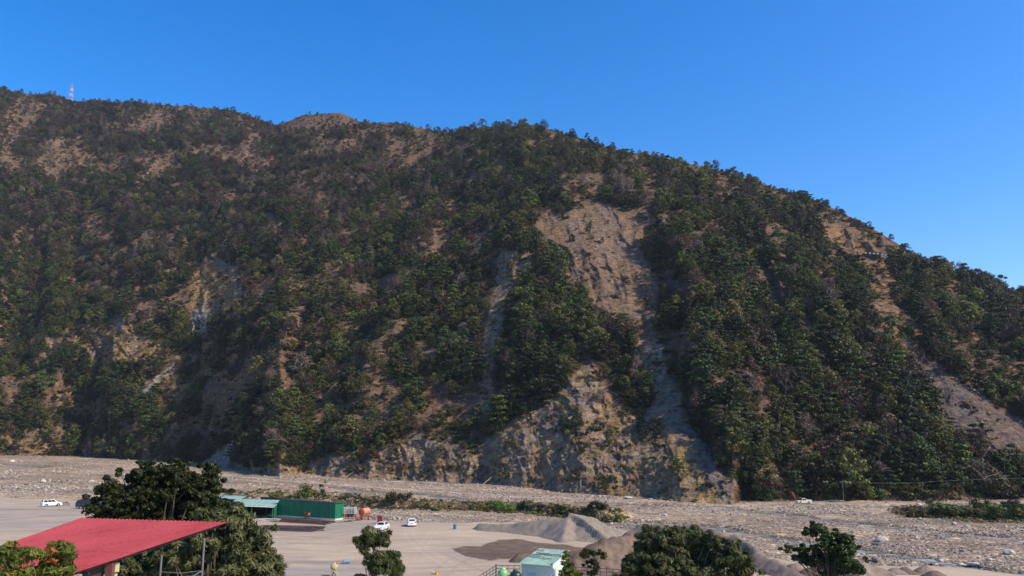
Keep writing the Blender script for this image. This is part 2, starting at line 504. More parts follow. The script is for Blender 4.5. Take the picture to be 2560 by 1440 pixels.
def hill_D(px, py, db, te_b, te):
    """horizontal distance of the hill surface seen at px,py (field in metres)"""
    dr = np.interp(px, RD[:, 0], RD[:, 1])
    ry = np.interp(px, RIDGE[:, 0], RIDGE[:, 1])
    te_r = te_of(px, ry)
    zb = te_b * db; zr = te_r * dr
    m = (zr - zb) / (dr - db)
    D = (zb - m * db) / np.minimum(te - m, -1e-3)
    disp = np.zeros(np.shape(px))
    wx = px + 26 * (fbm(px * 0.008, py * 0.008, 4) - 0.5) + 10 * (fbm(px * 0.05, py * 0.05, 3) - 0.5); wy = py + 26 * (fbm(px * 0.012 + 50, py * 0.012, 4) - 0.5)
    for pts, back, wall, rl, rr, fwd in GUL:
        d, s, t = seg_dist(wx, wy, pts)
        # positive side of a line drawn downwards is its left in the picture
        sx = np.where(s > 0, -d, d)
        endf = sstep(0, 0.18, t) * (1.15 - 0.5 * t) * (1 - (0.35 if pts[-1][1] > 1100 else 1.0) * sstep(0.8, 1.0, t))
        left = back * np.exp(-np.clip(-sx, 0, None) / rl)
        right = -fwd * np.exp(-np.clip(sx - wall, 0, None) / rr)
        k = sstep(0, wall, sx)
        disp += endf * (left * (1 - k) + right * k)
    # spurs and runnels that follow the fall line
    sl_ = np.interp(px, [0, 600, 1200, 1500, 2560], [0.25, 0.75, 0.25, -0.1, -0.75])
    ux = px + sl_ * (py - 700)
    ux = ux + 190 * (fbm(px / 230.0, py / 230.0, 4) - 0.5)
    up_ = sstep(0.0, 0.35, (byp_of(px) - py) / 900.0)
    cm_ = 1 - 0.75 * poly_mask(px, py, CLIFF, 30)
    disp += -0.070 * cm_ * (0.40 + 0.60 * up_) * (ridged(ux / 190.0 + 3, py / 360.0, 4) - 0.5)
    disp += -0.045 * (0.4 + 0.6 * cm_) * (fbm(px / 190.0 + 9, py / 130.0, 4) - 0.5)
    disp += -0.018 * cm_ * (ridged(ux / 70.0 + 8, py / 120.0, 4) - 0.5)
    disp += -0.007 * (ridged(wx / 38.0, wy / 42.0, 4) - 0.5)
    return D, disp, m
print('hill')
NX, NY = 1260, 380
gx = np.concatenate([np.linspace(-700, -20, 60, endpoint=False), np.linspace(-20, 2580, 1100, endpoint=False), np.linspace(2580, 3300, 100)])
bx, by = hit(gx, np.interp(gx, BASE[:, 0], BASE[:, 1]) + 0.8 * (fbm(gx * 0.02, gx * 0 + 1, 3) - 0.5))
db = np.hypot(bx, by)
tb = te_of(gx, np.interp(gx, BASE[:, 0], BASE[:, 1]))
tb = (g0(bx, by) - CAMZ) / db
ry = np.interp(gx, RIDGE[:, 0], RIDGE[:, 1]) + 5 * (fbm(gx * 0.02, gx * 0 + 7, 4) - 0.5)
byp = to_px(bx, by, g0(bx, by))[1]
V = np.linspace(0, 1, NY)
GX = np.repeat(gx[:, None], NY, 1)
GY = byp[:, None] + (ry - byp)[:, None] * V[None, :]
TE = te_of(GX, GY)
D, disp, slope_m = hill_D(GX, GY, db[:, None], tb[:, None], TE)
wv_ = (0.8 + 0.2 * sstep(0, 0.05, V))[None, :] * (1 - 0.7 * sstep(0.93, 1.0, V)[None, :])
# cliff fluting near the river
SCARP = [(1330, 515), (1400, 535), (1450, 520), (1500, 498), (1540, 525), (1600, 520), (1700, 560), (1640, 590), (1600, 620), (1640, 700), (1650, 800), (1640, 850), (1590, 850), (1550, 825), (1510, 790), (1455, 745), (1410, 705), (1390, 650),
         (1385, 600), (1335, 575)]
STRIP = [(1250, 620), (1330, 640), (1330, 680), (1300, 710), (1275, 770), (1248, 830), (1240, 900), (1215, 960), (1195, 900), (1215, 820), (1225, 740), (1240, 680)]
STRIP2 = [(1195, 960), (1245, 940), (1225, 1010), (1215, 1080), (1200, 1050)]
RSTRIP = [(2050, 560), (2110, 560), (2200, 630), (2235, 680), (2245, 750), (2270, 850), (2310, 900), (2390, 975), (2480, 1040), (2600, 1110), (2620, 1180), (2500, 1130), (2410, 1100), (2380, 1040), (2330, 980), (2290, 920),
          (2250, 870), (2200, 800), (2180, 720), (2150, 690), (2130, 640), (2060, 610)]
RSCREE = [(2250, 840), (2300, 880), (2420, 965), (2560, 1040), (2680, 1110), (2680, 1270), (2540, 1170), (2430, 1120), (2370, 1060), (2310, 980)]
RSIDE = [(2350, 820), (2440, 830), (2540, 900), (2600, 980), (2560, 1010), (2460, 980), (2380, 910)]
OCH1 = [(480, 690), (540, 640), (600, 690), (620, 740), (560, 790), (520, 850), (490, 840), (460, 800), (470, 740)]
OCH2 = [(180, 840), (260, 810), (330, 800), (350, 850), (420, 840), (400, 900), (300, 930), (230, 920), (190, 880)]
OCH3 = [(100, 850), (160, 850), (150, 900), (105, 900)]
PALE1 = [(475, 780), (520, 775), (525, 800), (490, 850), (475, 830)]
SLOT1 = [(440, 905), (450, 915), (380, 985), (345, 1005), (360, 975)]
FAN = [(590, 1100), (572, 1165), (600, 1185), (500, 1170), (540, 1130)]
ULA = [(0, 300), (60, 240), (130, 260), (60, 330), (30, 380), (0, 400)]
ULB = [(90, 345), (170, 345), (260, 400), (310, 430), (280, 445), (200, 420), (150, 470), (200, 490), (160, 500), (110, 430)]
ULC = [(320, 470), (380, 410), (450, 370), (520, 360), (620, 370), (630, 410), (540, 410), (470, 400), (400, 450), (340, 490)]
ULD = [(690, 305), (760, 275), (860, 275), (900, 300), (860, 330), (780, 340), (700, 330)]
ULE = [(250, 320), (330, 290), (420, 275), (440, 300), (330, 340)]
MIDS = [[(1000, 670), (1060, 680), (1040, 720), (980, 730), (890, 745), (900, 715)], [(700, 850), (760, 800), (770, 820), (720, 870), (650, 890)], [(640, 880), (700, 870), (690, 920), (610, 940), (600, 920)],
        [(540, 960), (620, 960), (600, 1010), (560, 1050), (500, 1050)], [(1030, 600), (1060, 600), (1060, 650), (1010, 650)], [(830, 530), (860, 530), (860, 560), (830, 560)], [(1130, 500), (1160, 510), (1150, 540), (1120, 530)],
        [(930, 930), (980, 960), (1000, 1010), (930, 1010)], [(1060, 960), (1200, 960), (1210, 1060), (1100, 1070), (1050, 1020)], [(1440, 860), (1500, 960), (1490, 1010), (1430, 990)],
        [(1860, 640), (1940, 690), (1970, 780), (1940, 780), (1880, 700)], [(1770, 910), (1860, 930), (1850, 1000), (1780, 990)], [(2100, 1080), (2200, 1090), (2210, 1160), (2120, 1150)], [(1900, 960), (1940, 960), (1930, 1080), (1880, 1090)],
        [(1980, 860), (2030, 880), (2000, 930)], [(2190, 770), (2260, 870), (2200, 860)], [(700, 960), (760, 930), (750, 980), (680, 1000)], [(1590, 850), (1650, 880), (1690, 960), (1640, 940)],
        [(2010, 1150), (2080, 1150), (2080, 1200), (2010, 1200)], [(20, 940), (60, 950), (30, 1040), (0, 1040)], [(230, 1010), (310, 1020), (290, 1050), (210, 1060)], [(300, 1050), (370, 1070), (330, 1095), (290, 1080)]]
PX = GX + 24 * (fbm(GX * 0.02, GY * 0.02, 4) - 0.5) + 10 * (fbm(GX * 0.09, GY * 0.09, 3) - 0.5)
PY = GY + 24 * (fbm(GX * 0.02 + 40, GY * 0.02, 4) - 0.5) + 10 * (fbm(GX * 0.09 + 9, GY * 0.09, 3) - 0.5)
def PM(poly, soft=8): return poly_mask(PX, PY, poly, soft)
m_cliff = np.maximum(PM(CLIFF, 14), 0)
m_scarp = PM(SCARP, 9)
m_strip = np.maximum(PM(STRIP, 7), PM(STRIP2, 6))
m_rs = PM(RSTRIP, 10); m_rsc = PM(RSCREE, 12); m_rside = PM(RSIDE, 16)
m_och = np.maximum.reduce([PM(OCH1, 12), PM(OCH2, 14), PM(OCH3, 8)])
m_pale = np.maximum.reduce([PM(PALE1, 5), PM(SLOT1, 4), PM(FAN, 8)])
m_ul = np.maximum.reduce([PM(ULA, 12), PM(ULB, 12), PM(ULC, 12), PM(ULE, 14)])
m_uld = PM(ULD, 16)
m_mid = np.maximum.reduce([PM(p, 10) for p in MIDS])
rocky = np.clip(m_cliff + m_scarp * 0.8 + m_strip + m_och * 0.6 + m_pale, 0, 1)
FX = PX + 40 * (fbm(GX / 60.0, GY / 60.0, 3) - 0.5)
flute = -0.0105 * (ridged(FX / 62.0 - PY / 200.0 + 3, PY / 210.0, 3) - 0.5) - 0.008 * (ridged(FX / 24.0 - PY / 160.0, PY / 90.0, 4) - 0.5) - 0.0095 * (ridged(FX / 16.0, PY / 24.0, 4, 0.6) - 0.5) - 0.0035 * (fbm(PX / 40.0, PY / 7.0, 3) - 0.5)
flute2 = -0.019 * (ridged((FX - 0.45 * PY) / 40.0, (PY + .3 * FX) / 190.0, 5, 0.62) - 0.5) - 0.003 * (fbm(PX / 30.0, PY / 8.0, 3) - 0.5)
disp = disp + flute * np.clip(m_cliff + m_pale + 0.4 * m_strip, 0, 1) + flute2 * np.clip(m_scarp + m_och, 0, 1)
# the cliff foot drops almost sheer to the river
cl_up = m_cliff * sstep(0.0, 0.12, V)[None, :]
D = D * (1 + disp * wv_ - 0.012 * cl_up * sstep(0.45, 0.0, V)[None, :])
X_, Y_, Z_ = px_dir(GX, GY)
H_ = np.hypot(X_, Y_)
HX, HY, HZ = X_ / H_ * D, Y_ / H_ * D, CAMZ + TE * D
# rows buried in front of the foot and the slope behind the crest
pre = [(HX[:, 0] * 0.985, HY[:, 0] * 0.985, HZ[:, 0] - 6)]
post = []
for k, (dd, dz) in enumerate(((12, -2), (40, -12), (120, -55), (300, -150), (700, -330))):
    q = (D[:, -1] + dd) / D[:, -1]
    wob = 8 * k * (fbm(gx * 0.01, gx * 0 + k, 3) - 0.5)
    post.append((HX[:, -1] * q, HY[:, -1] * q, np.maximum(HZ[:, -1] + dz + wob, -12)))
AX = np.column_stack([pre[0][0], HX] + [p[0] for p in post])
AY = np.column_stack([pre[0][1], HY] + [p[1] for p in post])
AZ = np.column_stack([pre[0][2], HZ] + [p[2] for p in post])
nc, nr = AX.shape
idx = np.arange(nc * nr).reshape(nc, nr)
fc = np.stack([idx[:-1, :-1], idx[1:, :-1], idx[1:, 1:], idx[:-1, 1:]], -1).reshape(-1, 4)
hill_me = mesh_np('hill', np.stack([AX, AY, AZ], -1).reshape(-1, 3), fc)
smooth(hill_me)
# soil colours
def lay(c, m, col): return c * (1 - m[..., None]) + np.asarray(col) * m[..., None]
c = np.zeros(GX.shape + (3,)) + C_soil
c = lay(c, sstep(0.48, 0.68, fbm(GX * 0.02, GY * 0.02, 5)), C_soil * 1.5)
c = lay(c, sstep(0.5, 0.66, fbm(GX * 0.017 + 80, GY * 0.025, 4)) * 0.7, C_olive)
c = lay(c, sstep(0.6, 0.2, GX / 1600.0 + GY / 1100.0 * 0.8) * 0.8, C_pink * 0.8)
c = lay(c, sstep(1300, 600, GX) * sstep(450, 800, GY) * sstep(0.47, 0.55, fbm((GX + 1.1 * GY) * 0.006, (GY - GX * 0.6) * 0.018, 4)) * 0.95, np.array((0.26, 0.175, 0.092)))
c = lay(c, m_mid * 0.9, C_pink * 0.9)
c = lay(c, sstep(0.53, 0.60, fbm(GX * 0.016 + 33, GY * 0.022, 4)) * 0.85, C_pink * 0.85)
c = lay(c, m_ul, C_pink * 0.92); c = lay(c, m_uld * 0.7, C_pink * 0.85)
c = lay(c, m_rs, np.array((0.25, 0.165, 0.095))); c = lay(c, m_rside * 0.8, C_pink * 0.85); c = lay(c, m_rsc, C_scree * 0.85)
c = lay(c, m_och, C_ochre * 0.95); c = lay(c, PM([(1560, 790), (1640, 800), (1665, 920), (1705, 1000), (1690, 1080), (1640, 1000), (1600, 930), (1575, 850)], 8), C_tan * 0.95); c = lay(c, m_cliff, C_tan * 0.94); c = lay(c, m_scarp, np.array((0.225, 0.158, 0.104))); c = lay(c, m_strip * 0.85, C_tan * 0.85)
oc = sstep(0.50, 0.64, fbm(GX * 0.02 + 11, GY * 0.03, 4))
c = lay(c, np.clip(m_cliff + m_scarp * 0.3, 0, 1) * oc * 0.6, C_ochre * 0.72)
gr = sstep(0.52, 0.66, fbm(GX * 0.03 + 51, GY * 0.015, 4))
c = lay(c, np.clip(m_cliff + m_och + m_scarp * 0.6, 0, 1) * gr * 0.65, C_scree * 1.1)
c = lay(c, m_pale, C_pale * 0.85)
tt = poly_mask(PX, PY, [(1690, 1000), (1715, 1040), (1775, 1125), (1835, 1215), (1800, 1240), (1745, 1170), (1700, 1100), (1670, 1040)], 6)
c = lay(c, tt, C_scree * 1.15)
yl = poly_mask(PX, PY, [(1690, 1130), (1720, 1090), (1760, 1150), (1800, 1270), (1700, 1270)], 8) * sstep(0.45, 0.6, fbm(GX * 0.05, GY * 0.01, 3))
c = lay(c, yl, np.array((0.40, 0.28, 0.12)))
ca = np.ones((nc, nr, 4), np.float32)
ca[:, 1:1 + NY, :3] = c; ca[:, 0, :3] = c[:, 0]; ca[:, 1 + NY:, :3] = c[:, -1:, :]
at = hill_me.color_attributes.new('soil', 'FLOAT_COLOR', 'POINT'); at.data.foreach_set('color', ca.reshape(-1))
hill = link('hill', hill_me, M_terrain); tag(hill, kind='structure')

# ------------------------------------------------------------------ the valley floor
print('ground')
az = np.concatenate([np.linspace(-180, -41, 60, endpoint=False), np.linspace(-41, 41, 780, endpoint=False), np.linspace(41, 180, 61)])
rad = np.concatenate([[0.5, 10, 25], np.geomspace(40, 700, 430), np.geomspace(760, 9000, 25)])
A2, R2 = np.meshgrid(np.radians(az), rad, indexing='ij')
GXw, GYw = R2 * np.sin(A2), R2 * np.cos(A2)
GZw = ground_h(GXw, GYw)
n1, n2 = GXw.shape
gi = np.arange(n1 * n2).reshape(n1, n2)
quads = np.stack([gi[:-1, :-1], gi[:-1, 1:], gi[1:, 1:], gi[1:, :-1]], -1).reshape(-1, 4)
gpx, gpy = to_px(GXw, GYw, g0(GXw, GYw))
bm_ = bed_mask(gpx, gpy, GXw, GYw)
bm_ = np.where((R2 > 200) & (np.abs(A2) > R(40)), 1, bm_)
is_bed = bm_.reshape(-1)[quads].mean(1) > 0.5
# colours
c_bed = np.array((0.348, 0.276, 0.205)); c_yard = np.array((0.40, 0.322, 0.240))
gc = np.zeros(GXw.shape + (3,)) + c_yard
gc = lay(gc, bm_, c_bed)
f1 = fbm(GXw * 0.03, GYw * 0.03, 4)
gc = lay(gc, bm_ * sstep(0.5, 0.62, f1) * 0.4, c_bed * 0.82)
f2 = fbm(GXw * 0.030 + 5, (GYw + 0.22 * GXw) * 0.075, 5)
gc = lay(gc, bm_ * sstep(0.52, 0.60, f2) * 0.55, c_bed * np.array((1.20, 1.18, 1.14)))
gc = lay(gc, bm_ * sstep(0.47, 0.40, f2) * 0.55, c_bed * np.array((0.72, 0.70, 0.70)))
# dry grass behind the sheds and on the banks
d1 = poly_mask(gpx, gpy, [(560, 1228), (700, 1218), (900, 1235), (1180, 1250), (1420, 1262), (1560, 1275), (1570, 1300), (1400, 1292), (1200, 1282), (1000, 1276), (860, 1282), (560, 1270)], 8)
gc = lay(gc, d1 * sstep(0.35, 0.6, fbm(GXw * 0.12, GYw * 0.12, 3)), np.array((0.20, 0.165, 0.065)))
d2 = poly_mask(gpx, gpy, [(2230, 1268), (2400, 1262), (2800, 1262), (2800, 1312), (2450, 1310), (2240, 1290)], 5)
gc = lay(gc, d2 * 0.9, np.array((0.17, 0.13, 0.06)))
# pale dirt tracks
for pts, hw in (([(-50, 1148), (200, 1156), (420, 1172), (560, 1188), (760, 1206), (950, 1219), (1150, 1234), (1350, 1244), (1520, 1249), (1660, 1254)], 3.0),
                ([(1830, 1264), (1900, 1257), (2010, 1259), (2160, 1261), (2300, 1257), (2600, 1254)], 3.2), ([(560, 1196), (760, 1216), (900, 1224)], 2.0)):
    xs, ys = hit([p[0] for p in pts], [p[1] for p in pts])
    d, _, _ = seg_dist(GXw, GYw, list(zip(xs.tolist(), ys.tolist())))
    gc = lay(gc, (1 - sstep(hw * 0.6, hw * 1.3, d + 1.5 * (fbm(GXw * 0.3, GYw * 0.3, 2) - 0.5))) * 0.85, np.array((0.43, 0.355, 0.285)))
# wet ground along channels
for pts, hw in CHAN_W:
    d, _, _ = seg_dist(GXw, GYw, pts)
    gc = lay(gc, (1 - sstep(hw * 1.0, hw * 1.8, d)) * 0.75, np.array((0.12, 0.10, 0.08)))
# berm face, dark soil
for pts in (BERM_W, BERM2_W):
    d, s, t = seg_dist(GXw, GYw, pts)
    gc = lay(gc, (1 - sstep(1.2, 2.6, d)) * sstep(0.02, 0.1, t) * (1 - sstep(0.9, 0.98, t)) * 0.75, np.array((0.11, 0.075, 0.045)))
# the damp dark sand in the yard, and the greyer strip by the bottom
wx = gpx + 14 * (fbm(gpx * 0.03, gpy * 0.08, 4) - 0.5) * 2; wy = gpy + 5 * (fbm(gpx * 0.05 + 9, gpy * 0.05, 3) - 0.5)
m = poly_mask(wx, wy, [(1128, 1372), (1165, 1365), (1205, 1366), (1222, 1356), (1245, 1350), (1290, 1347), (1345, 1357), (1390, 1360), (1450, 1368), (1560, 1376), (1560, 1400), (1330, 1404), (1270, 1398), (1225, 1401), (1160, 1390)], 1.2)
m = m * (0.72 + 0.55 * fbm(gpx * 0.05, gpy * 0.3, 4))
gc = lay(gc, np.clip(m, 0, 1), np.array((0.135, 0.096, 0.070)))
m = poly_mask(wx, wy, [(650, 1400), (760, 1399), (960, 1406), (1000, 1412), (860, 1412), (650, 1408)], 2.5)
gc = lay(gc, m * 0.6, np.array((0.20, 0.18, 0.16)))
m = poly_mask(wx, wy, [(640, 1414), (960, 1416), (1000, 1500), (640, 1500)], 4)
gc = lay(gc, m * 0.55, np.array((0.27, 0.25, 0.235)))
m = poly_mask(wx, wy, [(-200, 1262), (130, 1262), (560, 1262), (560, 1300), (-200, 1330)], 14)
gc = lay(gc, m * 0.5, np.array((0.31, 0.272, 0.25)))
m = poly_mask(wx, wy, [(600, 1318), (1000, 1300), (1160, 1306), (1160, 1312), (1000, 1309), (900, 1320), (760, 1335), (600, 1340)], 4)
gc = lay(gc, m * 0.4, np.array((0.28, 0.245, 0.22)))
for pts, hw, dk in (([(1085, 1322), (1062, 1345), (1045, 1372), (1038, 1400)], 1.3, 1), ([(1098, 1322), (1077, 1346), (1062, 1374), (1056, 1404)], 1.3, 1), ([(1010, 1322), (1020, 1350), (1060, 1385), (1120, 1420), (1180, 1445)], 1.6, 1),
                    ([(1028, 1320), (1040, 1348), (1080, 1380), (1140, 1412), (1210, 1440)], 1.6, 1), ([(1160, 1385), (1120, 1400), (1085, 1430), (1075, 1445)], 1.5, -1), ([(1190, 1390), (1150, 1408), (1115, 1440)], 1.5, -1),
                    ([(1110, 1385), (1150, 1402), (1200, 1425), (1250, 1445)], 1.4, -1), ([(700, 1345), (820, 1338), (900, 1322), (960, 1300)], 1.2, -1), ([(700, 1350), (830, 1343), (915, 1326), (975, 1304)], 1.0, -1),
                    ([(870, 1420), (1000, 1424), (1120, 1418), (1240, 1400)], 1.4, -1), ([(760, 1372), (900, 1378), (1050, 1370), (1180, 1352), (1400, 1362)], 1.5, 1), ([(760, 1380), (900, 1386), (1050, 1378)], 1.3, 1),
                    ([(0, 1300), (120, 1290), (260, 1284), (400, 1282)], 1.3, -1), ([(0, 1275), (100, 1272), (200, 1278)], 1.2, -1), ([(720, 1360), (860, 1362), (1000, 1350)], 1.2, -1), ([(1230, 1352), (1260, 1375), (1262, 1400)], 1.4, -1), ([(1205, 1360), (1232, 1380), (1240, 1400)], 1.4, -1)):
    d, _, _ = seg_dist(gpx + 3 * (fbm(gpx * 0.05, gpy * 0.05, 2) - 0.5), gpy, pts)
    mm = (1 - sstep(hw * 0.5, hw * 1.5, d)) * (1 - bm_) * 0.5 * (0.5 + 0.8 * fbm(gpx * 0.08, gpy * 0.08, 2)) * (GYw > 20)
    gc = gc * (1 + mm * (0.22 if dk > 0 else -0.38))[..., None]
cc = np.ones((n1 * n2, 4), np.float32); cc[:, :3] = gc.reshape(-1, 3)
P3 = np.stack([GXw, GYw, GZw], -1).reshape(-1, 3)
def sub_sheet(name, sel, mat):
    q = quads[sel]; u, inv = np.unique(q, return_inverse=True)
    me = mesh_np(name, P3[u], inv.reshape(-1, 4)[:, ::-1].copy())
    smooth(me)
    a = me.color_attributes.new('soil', 'FLOAT_COLOR', 'POINT'); a.data.foreach_set('color', cc[u].reshape(-1))
    o = link(name, me, mat); tag(o, kind='structure'); return o
sub_sheet('riverbed', is_bed, M_bed)
sub_sheet('yard_ground', ~is_bed, M_yard)

# water
m_w, t_, b_, _ = new_mat('river_water')
b_.inputs['Base Color'].default_value = (0.075, 0.082, 0.062, 1); b_.inputs['Roughness'].default_value = 0.30; b_.inputs['IOR'].default_value = 1.33
nn = noise(t_, coords(t_, (1, 1, 1)), 1.6, 4, 0.6)
foam = noise(t_, coords(t_, (0.35, 1.2, 1)), 0.9, 5, 0.7)
t_.links.new(ramp(t_, foam, [(0.46, (0.115, 0.115, 0.092)), (0.56, (0.30, 0.29, 0.26)), (0.64, (0.66, 0.66, 0.62))]), b_.inputs['Base Color'])
bump(t_, b_, nn, 0.35, 0.08)
M_water = m_w
for ci, (pts, hw) in enumerate(CHAN_W):
    P = np.array(pts); seg = np.hypot(*np.diff(P, axis=0).T); s = np.concatenate([[0], np.cumsum(seg)])
    S = np.arange(0, s[-1], 1.5)
    cx, cy = np.interp(S, s, P[:, 0]), np.interp(S, s, P[:, 1])
    tx, ty = np.gradient(cx), np.gradient(cy); L = np.hypot(tx, ty); tx /= L; ty /= L
    wv = hw * (1.1 + 0.9 * (fbm(S * 0.12, S * 0 + ci, 3) - 0.5)); 
    js = np.linspace(-1.25, 1.25, 5)
    VX = cx[:, None] - ty[:, None] * wv[:, None] * js; VY = cy[:, None] + tx[:, None] * wv[:, None] * js
    zc = ground_h(cx, cy); k = 9; zc = np.convolve(np.pad(zc, k // 2, 'edge'), np.ones(k) / k, 'valid')
    VZ = np.repeat((zc + 0.34)[:, None], 5, 1)
    ii = np.arange(VX.size).reshape(VX.shape)
    fq = np.stack([ii[:-1, :-1], ii[1:, :-1], ii[1:, 1:], ii[:-1, 1:]], -1).reshape(-1, 4)
    o = link('river_water', mesh_np('river_water', np.stack([VX, VY, VZ], -1).reshape(-1, 3), fq), M_water); tag(o, kind='structure')

# ------------------------------------------------------------------ foliage materials
M_bark = mat_plain('bark', (0.075, 0.058, 0.046), 0.9, var=0.35, scale=2.0)
M_bark_pale = mat_plain('pale_bark', (0.27, 0.235, 0.20), 0.9, var=0.3, scale=2.0)
M_lf = {
    'dark': mat_leaf('dark_green_leaves', (0.012, 0.019, 0.006), (0.040, 0.055, 0.014), 0.15),
    'mid': mat_leaf('mid_green_leaves', (0.026, 0.038, 0.010), (0.082, 0.100, 0.024), 0.22),
    'olive': mat_leaf('olive_leaves', (0.052, 0.056, 0.014), (0.140, 0.132, 0.032), 0.25),
    'purple': mat_leaf('dry_purple_brown_leaves', (0.036, 0.023, 0.018), (0.100, 0.062, 0.044), 0.15),
    'twig': mat_leaf('bare_twigs', (0.075, 0.055, 0.042), (0.155, 0.115, 0.085), 0.0),
    'straw': mat_leaf('dry_grass', (0.13, 0.095, 0.05), (0.28, 0.20, 0.095), 0.2),
    'lime': mat_leaf('bright_green_leaves', (0.055, 0.085, 0.015), (0.13, 0.18, 0.035), 0.3),
}
def leaf_cloud(centers, radii, per, size, rg, flat=0.5, up=0.35, elong=1.0, droop=0.0):
    """leaf-sized quads scattered through clumps; returns verts, faces"""
    n = len(centers)
    C = np.repeat(np.asarray(centers, float), per, 0); Rr = np.repeat(np.asarray(radii, float), per)
    k = len(C)
    d = rg.normal(size=(k, 3)); d /= np.linalg.norm(d, axis=1)[:, None]
    rr = rg.random(k) ** 0.45
    P = C + d * (Rr * rr)[:, None] * np.array((1, 1, flat))
    nrm = d * 1.0 + rg.normal(size=(k, 3)) * 0.36 + np.array((0, 0, up)); nrm /= np.linalg.norm(nrm, axis=1)[:, None]
    a = np.cross(nrm, rg.normal(size=(k, 3))); a[:, 2] -= droop; a -= nrm * (a * nrm).sum(1)[:, None]; a /= np.linalg.norm(a, axis=1)[:, None]
    b = np.cross(nrm, a)
    sz = size * (0.6 + 0.8 * rg.random(k))
    a *= (sz * elong)[:, None] * 0.5; b *= (sz / elong ** 0.5)[:, None] * 0.5
    bend = nrm * (sz * 0.12)[:, None]
    v = np.stack([P - a, P + b * 0.9 + bend, P + a, P - b * 0.9 + bend], 1).reshape(-1, 3)
    f = np.arange(k * 4).reshape(k, 4)
    return v, f
def leaf_mesh(name, mat, *args, **kw):
    v, f = leaf_cloud(*args, **kw)
    me = mesh_np(name, v, f); me.materials.append(mat); return me
def hill_tree(kind, rg, seed):
    """a hillside tree about 9 m tall: (crown mesh, trunk mesh)"""
    r = random.Random(seed)
    H = r.uniform(6.2, 8.8); CR = r.uniform(2.8, 4.0)
    t = MB(); lean = (r.uniform(-.6, .6), r.uniform(-.6, .6))
    tip = (lean[0], lean[1], H * 0.8)
    pale = kind in ('twig',) or r.random() < 0.12
    t.tube([(0, 0, -1.5), (lean[0] * .3, lean[1] * .3, H * 0.35), tip], [0.20, 0.14, 0.05], 6)
    cs, rs = [], []
    layered = kind in ('mid', 'dark') and r.random() < 0.55
    ncl = 26 if kind != 'twig' else 16
    for i in range(ncl):
        u = (i + r.random()) / ncl
        if layered:
            lv = int(u * 5) / 4.0; z = H * (0.24 + 0.70 * lv); rad_ = CR * (1.1 - 0.72 * lv) * math.sqrt(r.random())
        else:
            z = H * (0.14 + 0.82 * u); rad_ = CR * math.sin(math.pi * (0.20 + 0.74 * u)) * math.sqrt(r.uniform(0.15, 1))
        a = r.uniform(0, 6.283)
        c_ = (lean[0] * z / H + rad_ * math.cos(a), lean[1] * z / H + rad_ * math.sin(a), z)
        cs.append(c_); rs.append(r.uniform(0.75, 1.35) * (1.15 if layered else 1.0))
        if i % 3 == 0 or kind == 'twig':
            zb = max(H * .2, z - 1.6)
            t.tube([(lean[0] * zb / H, lean[1] * zb / H, zb), ((c_[0] + lean[0] * zb / H) / 2, (c_[1]) / 2, (zb + z) / 2 + .2), c_], [0.09, 0.06, 0.02], 4)
    M = M_lf[kind]
    if kind == 'twig':
        v, f = leaf_cloud(cs, [x * 1.25 for x in rs], 22, 1.0, rg, flat=0.9, up=0.2, elong=3.2)
        v = v
        # very thin slivers
        q = v.reshape(-1, 4, 3); mid = (q[:, 0] + q[:, 2]) / 2
        q[:, 1] = mid + (q[:, 1] - mid) * 0.28; q[:, 3] = mid + (q[:, 3] - mid) * 0.28
        me = mesh_np('crown', q.reshape(-1, 3), f); me.materials.append(M)
    elif kind == 'purple':
        me = leaf_mesh('crown', M, cs, [x * 1.1 for x in rs], 30, 0.40, rg, flat=0.8, up=0.15, elong=1.3)
    else:
        me = leaf_mesh('crown', M, cs, rs, 40, 0.48, rg, flat=0.42 if layered else 0.7, up=0.4)
    tm = t.mesh('trunk', M_bark_pale if pale else M_bark)
    return me, tm
KINDS = ['dark'] * 4 + ['mid'] * 4 + ['olive'] * 3 + ['purple'] * 3 + ['twig'] * 2 + ['lime'] * 1
protos = [hill_tree(k, rng, 100 + i) for i, k in enumerate(KINDS)]
def join_meshes(name, parts):
    """one mesh from several, materials kept"""
    vs, fs, ms, mats = [], [], [], []
    b = 0
    for me in parts:
        co = np.zeros(len(me.vertices) * 3, np.float32); me.vertices.foreach_get('co', co); vs.append(co.reshape(-1, 3))
        off = len(mats); mats += list(me.materials)
        for p in me.polygons: fs.append([b + i for i in p.vertices]); ms.append(off + p.material_index)
        b += len(me.vertices)
    me = bpy.data.meshes.new(name); me.from_pydata(np.concatenate(vs).tolist(), [], fs)
    for m in mats: me.materials.append(m)
    me.polygons.foreach_set('material_index', ms); me.update(); return me
